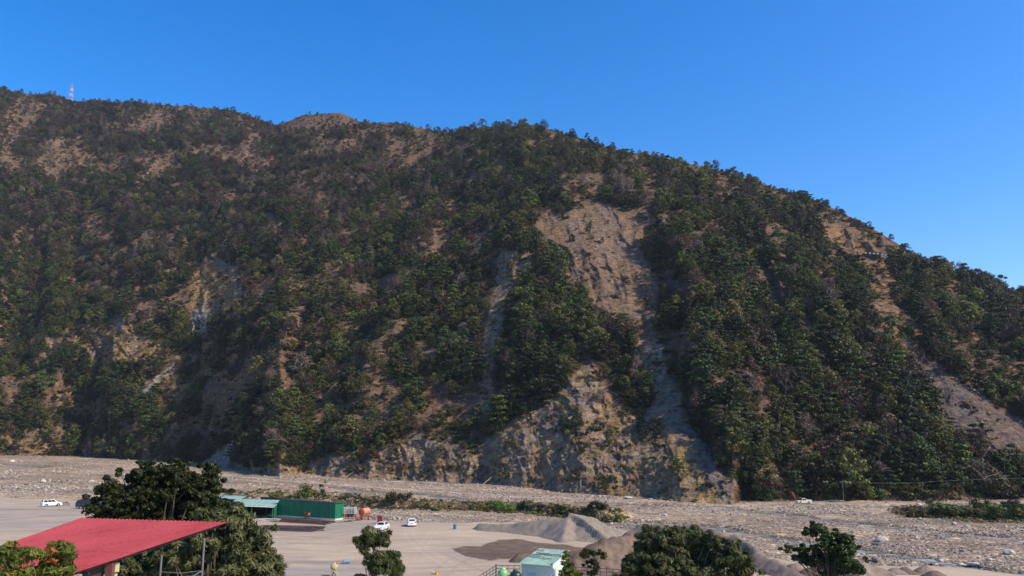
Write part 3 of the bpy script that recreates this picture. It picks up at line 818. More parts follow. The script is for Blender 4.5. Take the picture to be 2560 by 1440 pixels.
def scatter(name, proto_meshes, P, idx_, rotz, scl, tilt=None):
    """one object that shows the meshes at the points (an instancer over real meshes)"""
    n = len(P)
    me = bpy.data.meshes.new(name); me.vertices.add(n); me.vertices.foreach_set('co', np.asarray(P, np.float32).ravel())
    a = me.attributes.new('pick', 'INT', 'POINT'); a.data.foreach_set('value', np.asarray(idx_, np.int32))
    rot = np.zeros((n, 3), np.float32); rot[:, 2] = rotz
    if tilt is not None: rot[:, :2] = tilt
    a = me.attributes.new('turn', 'FLOAT_VECTOR', 'POINT'); a.data.foreach_set('vector', rot.ravel())
    s3 = np.asarray(scl, np.float32); s3 = np.repeat(s3[:, None], 3, 1) if s3.ndim == 1 else s3
    a = me.attributes.new('size', 'FLOAT_VECTOR', 'POINT'); a.data.foreach_set('vector', s3.ravel())
    me.update()
    o = link(name, me)
    cl = bpy.data.collections.new(name + ' kinds')
    for i, pm in enumerate(proto_meshes):
        po = bpy.data.objects.new('%s kind %02d' % (name, i), pm); cl.objects.link(po)
    g = bpy.data.node_groups.new(name, 'GeometryNodeTree')
    g.interface.new_socket('Geometry', in_out='INPUT', socket_type='NodeSocketGeometry')
    g.interface.new_socket('Geometry', in_out='OUTPUT', socket_type='NodeSocketGeometry')
    gi_, go = g.nodes.new('NodeGroupInput'), g.nodes.new('NodeGroupOutput')
    ci = g.nodes.new('GeometryNodeCollectionInfo'); ci.inputs[0].default_value = cl
    ci.inputs['Separate Children'].default_value = True; ci.inputs['Reset Children'].default_value = True
    ip = g.nodes.new('GeometryNodeInstanceOnPoints'); ip.inputs['Pick Instance'].default_value = True
    def attr(nm, typ):
        q = g.nodes.new('GeometryNodeInputNamedAttribute'); q.data_type = typ; q.inputs[0].default_value = nm
        return q.outputs[0]
    g.links.new(gi_.outputs[0], ip.inputs['Points']); g.links.new(ci.outputs[0], ip.inputs['Instance'])
    g.links.new(attr('pick', 'INT'), ip.inputs['Instance Index'])
    g.links.new(attr('turn', 'FLOAT_VECTOR'), ip.inputs['Rotation']); g.links.new(attr('size', 'FLOAT_VECTOR'), ip.inputs['Scale'])
    g.links.new(ip.outputs[0], go.inputs[0])
    md = o.modifiers.new('scatter', 'NODES'); md.node_group = g
    tag(o, kind='stuff'); return o

# ------------------------------------------------------------------ where trees stand on the hill
print('forest')
def grid_sample(A, ci_, ri_):
    c0 = np.clip(ci_.astype(int), 0, A.shape[0] - 2); r0 = np.clip(ri_.astype(int), 0, A.shape[1] - 2)
    fc_ = ci_ - c0; fr_ = ri_ - r0
    return (A[c0, r0] * (1 - fc_) + A[c0 + 1, r0] * fc_) * (1 - fr_) + (A[c0, r0 + 1] * (1 - fc_) + A[c0 + 1, r0 + 1] * fc_) * fr_
m_run = PM([(1560, 790), (1640, 800), (1665, 920), (1705, 1000), (1725, 1050), (1790, 1140), (1835, 1225), (1850, 1260), (1700, 1260), (1690, 1130), (1650, 1030), (1600, 930), (1575, 850)], 8)
bare = np.clip(m_run * 0.95 + m_cliff * 0.93 + m_scarp * 0.97 + m_strip * 0.97 + m_rs * 0.93 + m_rsc + m_rside * 0.72 + m_och * 0.85 + m_pale + m_ul * 0.72 + m_mid * 0.80 + m_uld * 0.75, 0, 1)
slant = fbm((GX + 1.1 * GY) * 0.006, (GY - GX * 0.6) * 0.018, 4)      # streaks running down to the left on the left half
lowleft = sstep(1150, 500, GX) * sstep(500, 800, GY)
streak = lowleft * sstep(0.47, 0.55, slant)
dens = (1 - bare) * (1 - 0.8 * streak)
dens *= 1 - 0.5 * sstep(700, 200, GX) * sstep(600, 350, GY) * sstep(0.42, 0.58, fbm(GX * 0.012, GY * 0.016, 4))
dens *= 1 - 0.8 * sstep(0.53, 0.60, fbm(GX * 0.016 + 33, GY * 0.022, 4))
dens *= 1.25 - 0.5 * sstep(0.35, 0.6, fbm(GX * 0.03 + 13, GY * 0.03, 3))
# green tongues on the cliff
for pl in ([(1330, 740), (1380, 715), (1440, 765), (1505, 820), (1540, 860), (1500, 910), (1440, 870), (1400, 950), (1320, 1000), (1250, 980), (1270, 850), (1310, 740)],
           [(1540, 860), (1580, 890), (1620, 980), (1600, 1060), (1560, 1060), (1540, 980), (1515, 930)],
           [(1590, 1060), (1650, 1080), (1650, 1130), (1600, 1130)], [(1240, 1000), (1330, 990), (1330, 1060), (1250, 1090)],
           [(1400, 1000), (1450, 1030), (1440, 1090), (1400, 1080)], [(590, 1080), (760, 1060), (860, 1120), (760, 1180), (690, 1195), (600, 1160)],
           [(870, 1130), (950, 1140), (930, 1190), (870, 1185)], [(1800, 1120), (1860, 1130), (1960, 1260), (1850, 1260), (1810, 1180)]):
    dens = np.maximum(dens, PM(pl, 10) * 0.85)
rowf = rng.random(400000); colf = rng.random(400000)
ci_ = colf * (NX - 1); ri_ = rowf * (NY - 1 - 0.001)
sx_ = grid_sample(HX, ci_, ri_); sy_ = grid_sample(HY, ci_, ri_); sz_ = grid_sample(HZ, ci_, ri_)
sgx = grid_sample(GX, ci_, ri_); sgy = grid_sample(GY, ci_, ri_)
dist = np.hypot(sx_, sy_)
dcol = np.gradient(gx); cell = np.interp(ci_, np.arange(NX), dcol) * np.interp(sgx, gx, (byp - ry)) / NY
area = cell * (dist / F) ** 2 * 1.7                 # rough surface metres per grid cell
pr = area / area.mean()
want = 12.0                                          # square metres per tree where it is dense
total = float((NX - 1) * (NY - 1) * area.mean())
p_keep = grid_sample(dens, ci_, ri_) * pr * (total / want) / len(ci_)
keep = rng.random(len(ci_)) < p_keep
inview = (sgx > -420) & (sgx < 2980)
keep &= inview
print('hill trees', keep.sum())
# thin where crowded: keep a minimum spacing on a hash grid
def thin(ix, mind):
    cells = {}
    out = []
    for i in ix:
        k = (int(sx_[i] / mind), int(sy_[i] / mind), int(sz_[i] / mind))
        if k in cells: continue
        cells[k] = 1; out.append(i)
    return np.array(out)
ti = thin(np.nonzero(keep)[0], 2.6)
print('after thinning', len(ti))
tx, ty, tz, tpx, tpy, tD = sx_[ti], sy_[ti], sz_[ti], sgx[ti], sgy[ti], dist[ti]
nT = len(ti)
ksize = np.clip(np.exp(rng.normal(-0.10, 0.36, nT)), 0.35, 1.75)
ksize *= np.where(fbm(tpx * 0.01, tpy * 0.01, 3) > 0.5, 1.1, 0.88)
sk = grid_sample(bare, ci_[ti], ri_[ti]); ksize *= 1 - 0.45 * np.clip(sk, 0, 1)
ksize *= 1 - 0.30 * sstep(0.93, 1.0, ri_[ti] / NY)
ksize *= 1 + 0.25 * sstep(1750, 2100, tpx) * sstep(900, 1150, tpy)
# which kind grows where
zone = fbm(tpx * 0.008 + 3, tpy * 0.010, 4)
upl = sstep(1500, 500, tpx) * sstep(850, 450, tpy)
kind_w = np.stack([0.15 + 1.7 * sstep(0.5, 0.42, zone) + 0.9 * sstep(1500, 2000, tpx) + 0.4 * sstep(700, 1000, tpy),
                   0.25 + 1.0 * sstep(0.47, 0.53, zone) + 0 * tpx,
                   0.34 + 0.45 * sstep(700, 1050, tpy) + 0.25 * (1 - upl),
                   0.12 + 1.0 * upl + 0.9 * sstep(0.53, 0.61, fbm(tpx * 0.015 + 60, tpy * 0.015, 3)),
                   0.05 + 0.22 * upl + 0.25 * sstep(0.56, 0.66, fbm(tpx * 0.012 + 90, tpy * 0.012, 3)),
                   0.03 + 0 * tpx], 1)
kind_w /= kind_w.sum(1)[:, None]
cum = kind_w.cumsum(1); rv = rng.random(nT)
kname = np.array(['dark', 'mid', 'olive', 'purple', 'twig', 'lime'])[(rv[:, None] > cum).sum(1).clip(0, 5)]
KIDX = {k: [i for i, q in enumerate(KINDS) if q == k] for k in set(KINDS)}
tpick = np.array([KIDX[k][int(r_ * 99) % len(KIDX[k])] for k, r_ in zip(kname, rng.random(nT))])
trot = rng.random(nT) * 6.283
# the 300 that show largest stand as trees of their own; the rest are the far wood
vis = (tpx > 15) & (tpx < 2545)
appar = ksize * 9 * F / tD * np.where(vis, 1, 0)
order = np.argsort(-appar)
big = order[:300]; rest = np.setdiff1d(np.arange(nT), big)
joined = [join_meshes('hill_tree_kind', p) for p in protos]
sc3 = np.stack([ksize * (0.9 + 0.3 * rng.random(nT)), ksize * (0.9 + 0.3 * rng.random(nT)), ksize * (0.85 + 0.3 * rng.random(nT))], 1)
tilt = rng.normal(0, 0.05, (nT, 2))
fo = scatter('forest', joined, np.stack([tx, ty, tz], 1)[rest], tpick[rest], trot[rest], sc3[rest], tilt[rest])

# low scrub, grass tufts on the bare slopes
def tuft_mesh(mat, rg, r=0.9, n=6, per=16, size=0.34, flat=0.6):
    cs = [(rg.normal() * r * .6, rg.normal() * r * .6, 0.25 + 0.35 * rg.random() * r) for _ in range(n)]
    return leaf_mesh('tuft', mat, cs, [r * .5] * n, per, size, rg, flat=flat, up=0.2)
tufts = [tuft_mesh(M_lf[k], rng) for k in ('straw', 'olive', 'mid', 'straw', 'purple', 'dark')]
thick = [tuft_mesh(M_lf[k], rng, 1.5, 9, 26, 0.42, 0.8) for k in ('dark', 'mid', 'olive', 'purple', 'dark')]
k2 = rng.random(len(ci_)) < (1 - 0.55 * grid_sample(np.clip(m_cliff, 0, 1), ci_, ri_)) * (0.35 + 0.65 * grid_sample(np.clip(bare, 0, 1), ci_, ri_)) * pr * (total / 17.0) / len(ci_) * np.where(grid_sample(m_scarp + m_rsc + m_pale, ci_, ri_) > 0.5, 0.25, 1.0)
k2 &= inview
ui = np.nonzero(k2)[0]
nU = len(ui); print('scrub', nU)
tk = rng.choice([0, 0, 1, 1, 2, 3, 4, 5], nU)
scatter('hillside_undergrowth', tufts, np.stack([sx_[ui], sy_[ui], sz_[ui]], 1), tk, rng.random(nU) * 6.28, 0.7 + 1.5 * rng.random(nU) ** 2)

k3 = rng.random(len(ci_)) < grid_sample(np.clip(dens + 0.02, 0, 1) * (1 - 0.8 * bare), ci_, ri_) * pr * (total / 9.0) / len(ci_)
k3 &= inview
vi = np.nonzero(k3)[0]; print('thicket', len(vi))
uz = upl_s = sstep(1500, 500, sgx[vi]) * sstep(850, 450, sgy[vi])
tk = np.where(rng.random(len(vi)) < 0.15 + 0.45 * uz, 3, rng.choice([0, 0, 1, 1, 2, 4], len(vi)))
scatter('hillside_thicket', thick, np.stack([sx_[vi], sy_[vi], sz_[vi]], 1), tk, rng.random(len(vi)) * 6.28, 0.8 + 1.1 * rng.random(len(vi)) ** 2)

# ------------------------------------------------------------------ placing helpers for the valley
def ghit(px, py):
    x, y = hit(np.atleast_1d(px), np.atleast_1d(py), ground_h, 60)
    return x, y, ground_h(x, y)
def gpt(px, py):
    x, y, z = ghit(px, py)
    return Vector((float(x[0]), float(y[0]), float(z[0])))
def at_D(px, py, Dh):
    x, y, z = px_dir(px, py); h = math.hypot(float(x), float(y))
    return Vector((float(x) / h * Dh, float(y) / h * Dh, CAMZ + float(z) / h * Dh))
def hillpt(px, py):
    d = (GX - px) ** 2 + (GY - py) ** 2
    i = np.unravel_index(np.argmin(d), d.shape)
    return Vector((float(HX[i]), float(HY[i]), float(HZ[i])))

# ------------------------------------------------------------------ three hundred hillside trees, each a thing
COLW = {'dark': 'dark green', 'mid': 'mid green', 'olive': 'olive green', 'purple': 'purplish brown', 'twig': 'bare grey-brown', 'lime': 'bright green'}
LM = [(1520, 620, 'the big bare scar'), (1300, 1150, 'the eroded river cliff'), (1760, 1190, 'the yellow cliff ribs'), (1700, 990, 'the main dark gully'), (2010, 1240, 'the white pickup'),
      (1240, 800, 'the pale narrow gully'), (540, 720, 'the ochre outcrop'), (250, 860, 'the ochre slope patch'), (2450, 1050, 'the grey scree run'), (2210, 740, 'the orange bare strip'),
      (1310, 330, 'the wooded summit'), (790, 300, 'the brown grassy knob'), (177, 250, 'the radio mast'), (760, 1190, 'the green shed'), (128, 1150, 'the white SUV'), (2200, 637, 'the stone retaining wall'),
      (2110, 1215, 'the roadside utility pole'), (400, 950, 'the thin pale chute'), (555, 1150, 'the bare earth fan'), (1440, 820, 'the wooded spur inside the scar'), (2350, 1200, 'the roadside bushes'),
      (1910, 740, 'the brown slope patch'), (960, 700, 'the mid-slope bare patch'), (60, 420, 'the pink scar'), (1000, 1050, 'the low cliff tops'), (1650, 1100, 'the dark cliff bush')]
KM = {}
for i, (cm, tm) in enumerate(protos): KM[i] = (cm, tm)
recs = []
for i in big:
    x_, y_ = tpx[i], tpy[i]
    l = min(LM, key=lambda q: (q[0] - x_) ** 2 + (q[1] - y_) ** 2 * 1.4)
    dx, dy = x_ - l[0], y_ - l[1]
    if abs(dy) > abs(dx) * 0.8: pos = 'above' if dy < 0 else 'below'
    else: pos = 'left of' if dx < 0 else 'right of'
    recs.append((i, COLW[KINDS[tpick[i]]], pos, l[2]))
from collections import defaultdict
gr_ = defaultdict(list)
for r_ in recs: gr_[r_[1:]].append(r_[0])
ORD = ['', 'second ', 'third ', 'fourth ', 'fifth ', 'sixth ', 'seventh ', 'eighth ', 'ninth ', 'tenth ', 'eleventh ', 'twelfth ', 'thirteenth ', 'fourteenth ', 'fifteenth ', 'sixteenth ', 'seventeenth ', 'eighteenth ', 'nineteenth ', 'twentieth ']
NUM = ['zero', 'one', 'two', 'three', 'four', 'five', 'six', 'seven', 'eight', 'nine', 'ten', 'eleven', 'twelve', 'thirteen', 'fourteen', 'fifteen', 'sixteen', 'seventeen', 'eighteen', 'nineteen', 'twenty']
used_labels = set()
for (cw, pos, lm), ids in gr_.items():
    ids = sorted(ids, key=lambda q: tpx[q])
    for k, i in enumerate(ids):
        if len(ids) == 1: lab = '%s tree on the hillside %s %s' % (cw, pos, lm)
        elif k == 0: lab = 'leftmost %s tree %s %s' % (cw, pos, lm)
        elif k == len(ids) - 1: lab = 'rightmost %s tree %s %s' % (cw, pos, lm)
        else: lab = '%s tree %s %s, %s from left there' % (cw, pos, lm, ORD[min(k, 19)].strip())
        root = empty('hillside_tree', (tx[i], ty[i], tz[i]), trot[i])
        root.rotation_euler = (tilt[i][0], tilt[i][1], trot[i]); root.scale = sc3[i]
        tag(root, lab, 'tree', 'trees on the hillside')
        cm, tm = KM[tpick[i]]
        link('crown', cm, None, root); link('trunk', tm, None, root)

# ------------------------------------------------------------------ stones
def rock_mesh(name, rg, mat, sub=1, sq=0.65, rough_=0.22):
    import bmesh
    bm = bmesh.new(); bmesh.ops.create_icosphere(bm, subdivisions=sub, radius=0.5)
    ax = np.array((1.0, rg.uniform(0.6, 0.95), sq * rg.uniform(0.8, 1.2)))
    for v in bm.verts:
        k = 1 + rg.normal() * rough_
        v.co = Vector((v.co.x * ax[0] * k, v.co.y * ax[1] * k, v.co.z * ax[2] * k))
    me = bpy.data.meshes.new(name); bm.to_mesh(me); bm.free(); me.materials.append(mat); return me
def mat_rock(name, lo, hi):
    m, t, b, _ = new_mat(name)
    co = coords(t); n1 = noise(t, co, 2.5, 6, 0.7)
    oi = t.nodes.new('ShaderNodeObjectInfo')
    c = mixc(t, ramp(t, oi.outputs['Random'], [(0.0, lo), (0.6, tuple((a + b_) / 2 for a, b_ in zip(lo, hi))), (1.0, hi)]), ramp(t, n1, [(0.3, (0.75, 0.74, 0.73)), (0.7, (1.15, 1.14, 1.12))]), 1.0, 'MULTIPLY')
    t.links.new(c, b.inputs['Base Color']); b.inputs['Roughness'].default_value = 0.92; b.inputs['Specular IOR Level'].default_value = 0.15
    bump(t, b, n1, 0.5, 0.08); return m
M_rock = mat_rock('river_stone', (0.12, 0.105, 0.095), (0.50, 0.44, 0.375))
M_pale_rock = mat_rock('pale_boulder', (0.44, 0.37, 0.29), (0.52, 0.47, 0.40))
M_white_rock = mat_rock('whitish_boulder', (0.42, 0.385, 0.34), (0.48, 0.44, 0.39))
M_dark_rock = mat_rock('dark_boulder', (0.14, 0.13, 0.125), (0.20, 0.185, 0.175))
rocks = [rock_mesh('stone', rng, M_rock) for _ in range(6)]
nG = 52000
gpx_ = rng.uniform(-120, 2680, nG * 2)
gpy_ = 1130 + 320 * rng.random(nG * 2)
x_, y_ = hit(gpx_, gpy_, g0, 50)
qx, qy = to_px(x_, y_, g0(x_, y_)); bmv = bed_mask(qx, qy, x_, y_)
dd_ = np.hypot(x_, y_)
basey = np.interp(gpx_, BASE[:, 0], BASE[:, 1])
ok = (bmv > 0.6) & (gpy_ > basey - 2) & (rng.random(nG * 2) < 0.06 + 0.94 * sstep(0.44, 0.58, fbm(x_ * 0.035, (y_ + 0.22 * x_) * 0.06, 4)))
trk = np.zeros(len(x_))
for pts, hw in (([(-50, 1148), (200, 1156), (420, 1172), (560, 1188), (760, 1206), (950, 1219), (1150, 1234), (1350, 1244), (1520, 1249), (1660, 1254)], 3.0), ([(1830, 1264), (1900, 1257), (2010, 1259), (2160, 1261), (2300, 1257), (2600, 1254)], 3.2)):
    xs, ys = hit([p[0] for p in pts], [p[1] for p in pts]); d, _, _ = seg_dist(x_, y_, list(zip(xs.tolist(), ys.tolist()))); ok &= d > hw
x_, y_, dd_ = x_[ok][:nG], y_[ok][:nG], dd_[ok][:nG]
sz = (0.16 + 0.50 * rng.random(len(x_)) ** 3.0) * np.clip(dd_ / 200, 0.7, 1.7)
sz = np.where(rng.random(len(x_)) < 0.02, sz * 2.0, sz)
scatter('river_stones', rocks, np.stack([x_, y_, ground_h(x_, y_) + sz * 0.12], 1), rng.integers(0, 6, len(x_)), rng.random(len(x_)) * 6.28,
        np.stack([sz, sz, sz], 1) * rng.uniform(0.75, 1.3, (len(x_), 3)))
def boulder(px, py, wpx, mat, label, sq=0.62, seed=1):
    rg = np.random.default_rng(seed); p = gpt(px, py); w_ = wpx * p.length / F
    me = rock_mesh('boulder', rg, mat, 2, sq, 0.09)
    o = link('boulder', me); o.location = p + Vector((0, 0, w_ * sq * 0.28)); o.scale = (w_, w_, w_); o.rotation_euler[2] = rg.random() * 6
    tag(o, label, 'boulder', 'boulders on the riverbed'); return o
BL = [(2204, 1354, 30, M_pale_rock, 'large pale tan boulder beyond the slim dark tree', .5), (2524, 1386, 24, M_white_rock, 'rounded whitish boulder alone on the gravel flat', .5),
      (2190, 1409, 19, M_dark_rock, 'dark grey boulder at the edge of the sand lot by the grey pile', .7), (2402, 1415, 14, M_pale_rock, 'small tan boulder standing in the lower stream', .7),
      (2436, 1413, 22, M_white_rock, 'whitish slab of rock between the braids of the lower stream', .4), (2472, 1402, 14, M_pale_rock, 'tan wedge-shaped boulder above the lower stream', .6),
      (2218, 1413, 14, M_white_rock, 'low pale stone beside the dark boulder', .45), (1879, 1372, 12, M_white_rock, 'small white stone just above the round mango crown', .8),
      (2352, 1404, 13, M_white_rock, 'pale stone in the rapids of the lower stream', .6), (985, 1297, 7, M_white_rock, 'white stone block lying at the yard edge, nearest the maroon panel', .7),
      (998, 1298, 8, M_white_rock, 'white stone block lying at the yard edge, next to its twin', .7), (1075, 1301, 7, M_pale_rock, 'lone pale stone on the yard edge behind the silver-windowed car', .7),
      (108, 1206, 14, M_pale_rock, 'tan boulder on the upstream gravel above the white SUV', .6), (229, 1206, 12, M_white_rock, 'cream boulder on the upstream gravel near the round tree', .6),
      (30, 1156, 13, M_pale_rock, 'pale boulder beside the upstream pool', .6), (1570, 1246, 22, M_white_rock, 'flat white slab of rock at the foot of the cliff', .3),
      (1528, 1311, 9, M_pale_rock, 'tan stone past the end of the sand pile', .6), (1722, 1322, 12, M_pale_rock, 'pale boulder in the middle stream', .5),
      (2300, 1299, 10, M_white_rock, 'white stone on gravel below the roadside thicket', .6), (2385, 1312, 12, M_white_rock, 'whitish boulder on gravel below the thicket', .7)]
for k, b_ in enumerate(BL): boulder(*b_, seed=40 + k)

# ------------------------------------------------------------------ heaps of sand and gravel
def mat_sand(name, col, dark):
    m, t, b, _ = new_mat(name)
    co = coords(t); n1 = noise(t, co, 1.3, 7, 0.7); n2 = noise(t, coords(t, (1, 1, 0.25)), 0.9, 4, 0.6); n3 = noise(t, co, 9, 4, 0.7)
    c = mixc(t, ramp(t, n2, [(0.35, dark), (0.62, col)]), ramp(t, n1, [(0.3, (0.86, 0.86, 0.86)), (0.7, (1.1, 1.1, 1.1))]), 1.0, 'MULTIPLY')
    c = mixc(t, c, ramp(t, n3, [(0.35, (0.85, 0.85, 0.85)), (0.65, (1.1, 1.1, 1.1))]), 1.0, 'MULTIPLY')
    t.links.new(c, b.inputs['Base Color']); b.inputs['Roughness'].default_value = 0.95; b.inputs['Specular IOR Level'].default_value = 0.1
    bump(t, b, n1, 0.5, 0.12); return m
M_sandg = mat_sand('grey_sand', (0.262, 0.218, 0.165), (0.205, 0.170, 0.130))
M_sandb = mat_sand('brown_gravel', (0.185, 0.132, 0.098), (0.100, 0.072, 0.055))
M_sandp = mat_sand('purplish_grit', (0.25, 0.19, 0.148), (0.145, 0.112, 0.09))
def heap(label, crests, mat, ang=33, lump=0.15, seed=0, res=0.35, slump=None):
    lines = []
    for cr in crests:
        pts = []
        for (px, py, h) in cr:
            a, b_ = hitpt(px, py); pts.append((a, b_, h))
        lines.append(pts)
    ta = math.tan(R(ang)); al = [p for l in lines for p in l]
    x0 = min(p[0] - p[2] / ta for p in al) - 1.5; x1 = max(p[0] + p[2] / ta for p in al) + 1.5
    y0 = min(p[1] - p[2] / ta for p in al) - 1.5; y1 = max(p[1] + p[2] / ta for p in al) + 1.5
    xs = np.arange(x0, x1, res); ys = np.arange(y0, y1, res); XX, YY = np.meshgrid(xs, ys, indexing='ij')
    wxx = XX + 0.7 * (fbm(XX * 0.5 + seed, YY * 0.5, 3) - 0.5); wyy = YY + 0.7 * (fbm(XX * 0.5, YY * 0.5 + seed, 3) - 0.5)
    H = np.full(XX.shape, -9.0)
    for pts in lines:
        if len(pts) == 1:
            H = np.maximum(H, pts[0][2] - ta * np.hypot(wxx - pts[0][0], wyy - pts[0][1])); continue
        for a, b_ in zip(pts[:-1], pts[1:]):
            for t_ in np.linspace(0, 1, 14):
                cx, cy, ch = [a[k] * (1 - t_) + b_[k] * t_ for k in range(3)]
                H = np.maximum(H, ch - ta * np.hypot(wxx - cx, wyy - cy))
    if slump is not None:      # the face that has slid away on the left of the sharp crest
        dd, ss, tt_ = seg_dist(XX, YY, lines[slump]); lf = np.where(XX < np.interp(YY, sorted([p[1] for p in lines[slump]]), [p[0] for p in sorted(lines[slump], key=lambda q: q[1])]), dd, 0)
        H = H - 0.95 * sstep(0.0, 0.6, lf) * np.exp(-lf / 2.6) * (H > 0.3)
    soft = H + 0.10 * (fbm(XX * 0.8 + seed, YY * 0.8, 4) - 0.5) * 2 * np.clip(H, 0, 1)
    soft += lump * (ridged(XX * 0.35 + seed, YY * 0.35, 3) - 0.5) * np.clip(H, 0, 1.5)
    Zg = ground_h(XX, YY); Z = Zg + np.maximum(soft, -0.5)
    ii = np.arange(XX.size).reshape(XX.shape)
    fq = np.stack([ii[:-1, :-1], ii[1:, :-1], ii[1:, 1:], ii[:-1, 1:]], -1).reshape(-1, 4)
    keepf = (H.reshape(-1)[fq].max(1) > -0.35)
    fq = fq[keepf]; u, inv = np.unique(fq, return_inverse=True)
    V3 = np.stack([XX, YY, Z], -1).reshape(-1, 3)[u]
    c0_ = np.array([V3[:, 0].mean(), V3[:, 1].mean(), 0.0])
    me = mesh_np('sand_pile', V3 - c0_, inv.reshape(-1, 4)); smooth(me)
    o = link('sand_pile', me, mat); o.location = c0_; tag(o, label, 'sand pile', 'sand and gravel piles in the yard'); return o
heap('tall pointed grey sand pile with a sharp crest in mid yard', [[(1424, 1337, 3.85), (1385, 1335, 3.1), (1330, 1332, 2.2), (1270, 1328, 1.4), (1205, 1325, 0.8)], [(1424, 1337, 3.85), (1462, 1344, 3.0), (1500, 1353, 1.5), (1528, 1357, 0.5)], [(1424, 1337, 3.85), (1478, 1336, 3.0), (1535, 1337, 1.2), (1560, 1338, 0.4)], [(1422, 1338, 4.0), (1415, 1348, 1.8), (1408, 1355, 0.7)], [(1240, 1326, 1.2), (1200, 1322, 1.1)]], M_sandg, 34, lump=0.25, seed=3, slump=1)
heap('lumpy brown gravel pile between the pointed pile and the mango crown', [[(1470, 1378, 0.9), (1510, 1378, 1.7), (1555, 1374, 2.0), (1600, 1370, 2.0)]], M_sandb, 38, 1.1, 5)
heap('largest brown heap standing up behind the round mango crown', [[(1600, 1366, 3.6), (1660, 1372, 3.9), (1760, 1382, 3.9), (1850, 1400, 3.2), (1900, 1420, 2.2), (1960, 1438, 1.3), (2030, 1452, 0.3)]], M_sandp, 37, 0.6, 9)
heap('brown gravel pile right behind the pale green hut', [[(1375, 1424, 1.8), (1440, 1428, 2.7), (1510, 1426, 2.9), (1570, 1420, 3.0)]], M_sandb, 37, 1.0, 12)
heap('small conical dark gravel mound on the damp brown sand', [[(1298, 1403, 1.2), (1318, 1402, 1.1)]], mat_sand('damp_gravel', (0.14, 0.105, 0.082), (0.085, 0.064, 0.050)), 40, 0.3, 14, 0.2)
heap('broad purplish-grey pile at the lower edge beside the slim dark tree', [[(2110, 1448, 2.5), (2165, 1442, 2.0), (2215, 1446, 1.1)]], M_sandp, 35, 0.25, 16)
for k, (px, py, h, lab) in enumerate([(1952, 1424, 0.7, 'smallest low mound by the mango crown'), (1985, 1428, 1.0, 'low dark mound, left of the slim dark tree'), (2030, 1441, 1.2, 'dark mound under the slim dark tree'),
                                      (2235, 1434, 0.7, 'first of the low mounds right of the dark boulder'), (2262, 1433, 0.8, 'second of the low mounds right of the dark boulder'), (2310, 1432, 0.9, 'rounded dark mound, third right of the dark boulder'),
                                      (2335, 1446, 1.0, 'purple-brown mound at the lower edge, rightmost of the mounds')]):
    heap(lab, [[(px - 8, py, h * .9), (px + 8, py, h)]], M_sandp if k % 2 else M_sandb, 30, 0.1, 20 + k, 0.2)

# ------------------------------------------------------------------ bushes and small trees in the valley
def bush(name, px, py, wpx, hpx, kind, label, group=None, per=70, n=16, size=None, cat='bush', seed=0, stems=True, flat=0.75, sink=0.0):
    rg = np.random.default_rng(500 + seed); p = gpt(px, py); sc_ = p.length / F; W = wpx * sc_ / 2; H = hpx * sc_
    root = empty(name, p); tag(root, label, cat, group)
    cs, rs = [], []
    for i in range(n):
        a = rg.random() * 6.283; q = math.sqrt(rg.random()); z = H * (0.18 + 0.72 * rg.random() * (1 - 0.5 * q))
        cs.append((W * .82 * q * math.cos(a), W * .62 * q * math.sin(a), z)); rs.append(min(W, H) * rg.uniform(0.28, 0.46))
    link('foliage', leaf_mesh('foliage', M_lf[kind], cs, rs, per, size or max(0.16, min(W, H) * 0.14), rg, flat=flat, up=0.3), None, root)
    t = MB()
    for c_ in cs[::2]:
        t.tube([(c_[0] * .1, c_[1] * .1, -0.3), (c_[0] * .5, c_[1] * .5, c_[2] * .5), c_], [0.07, 0.05, 0.015], 4)
    t.build('stems', M_bark, root); return root
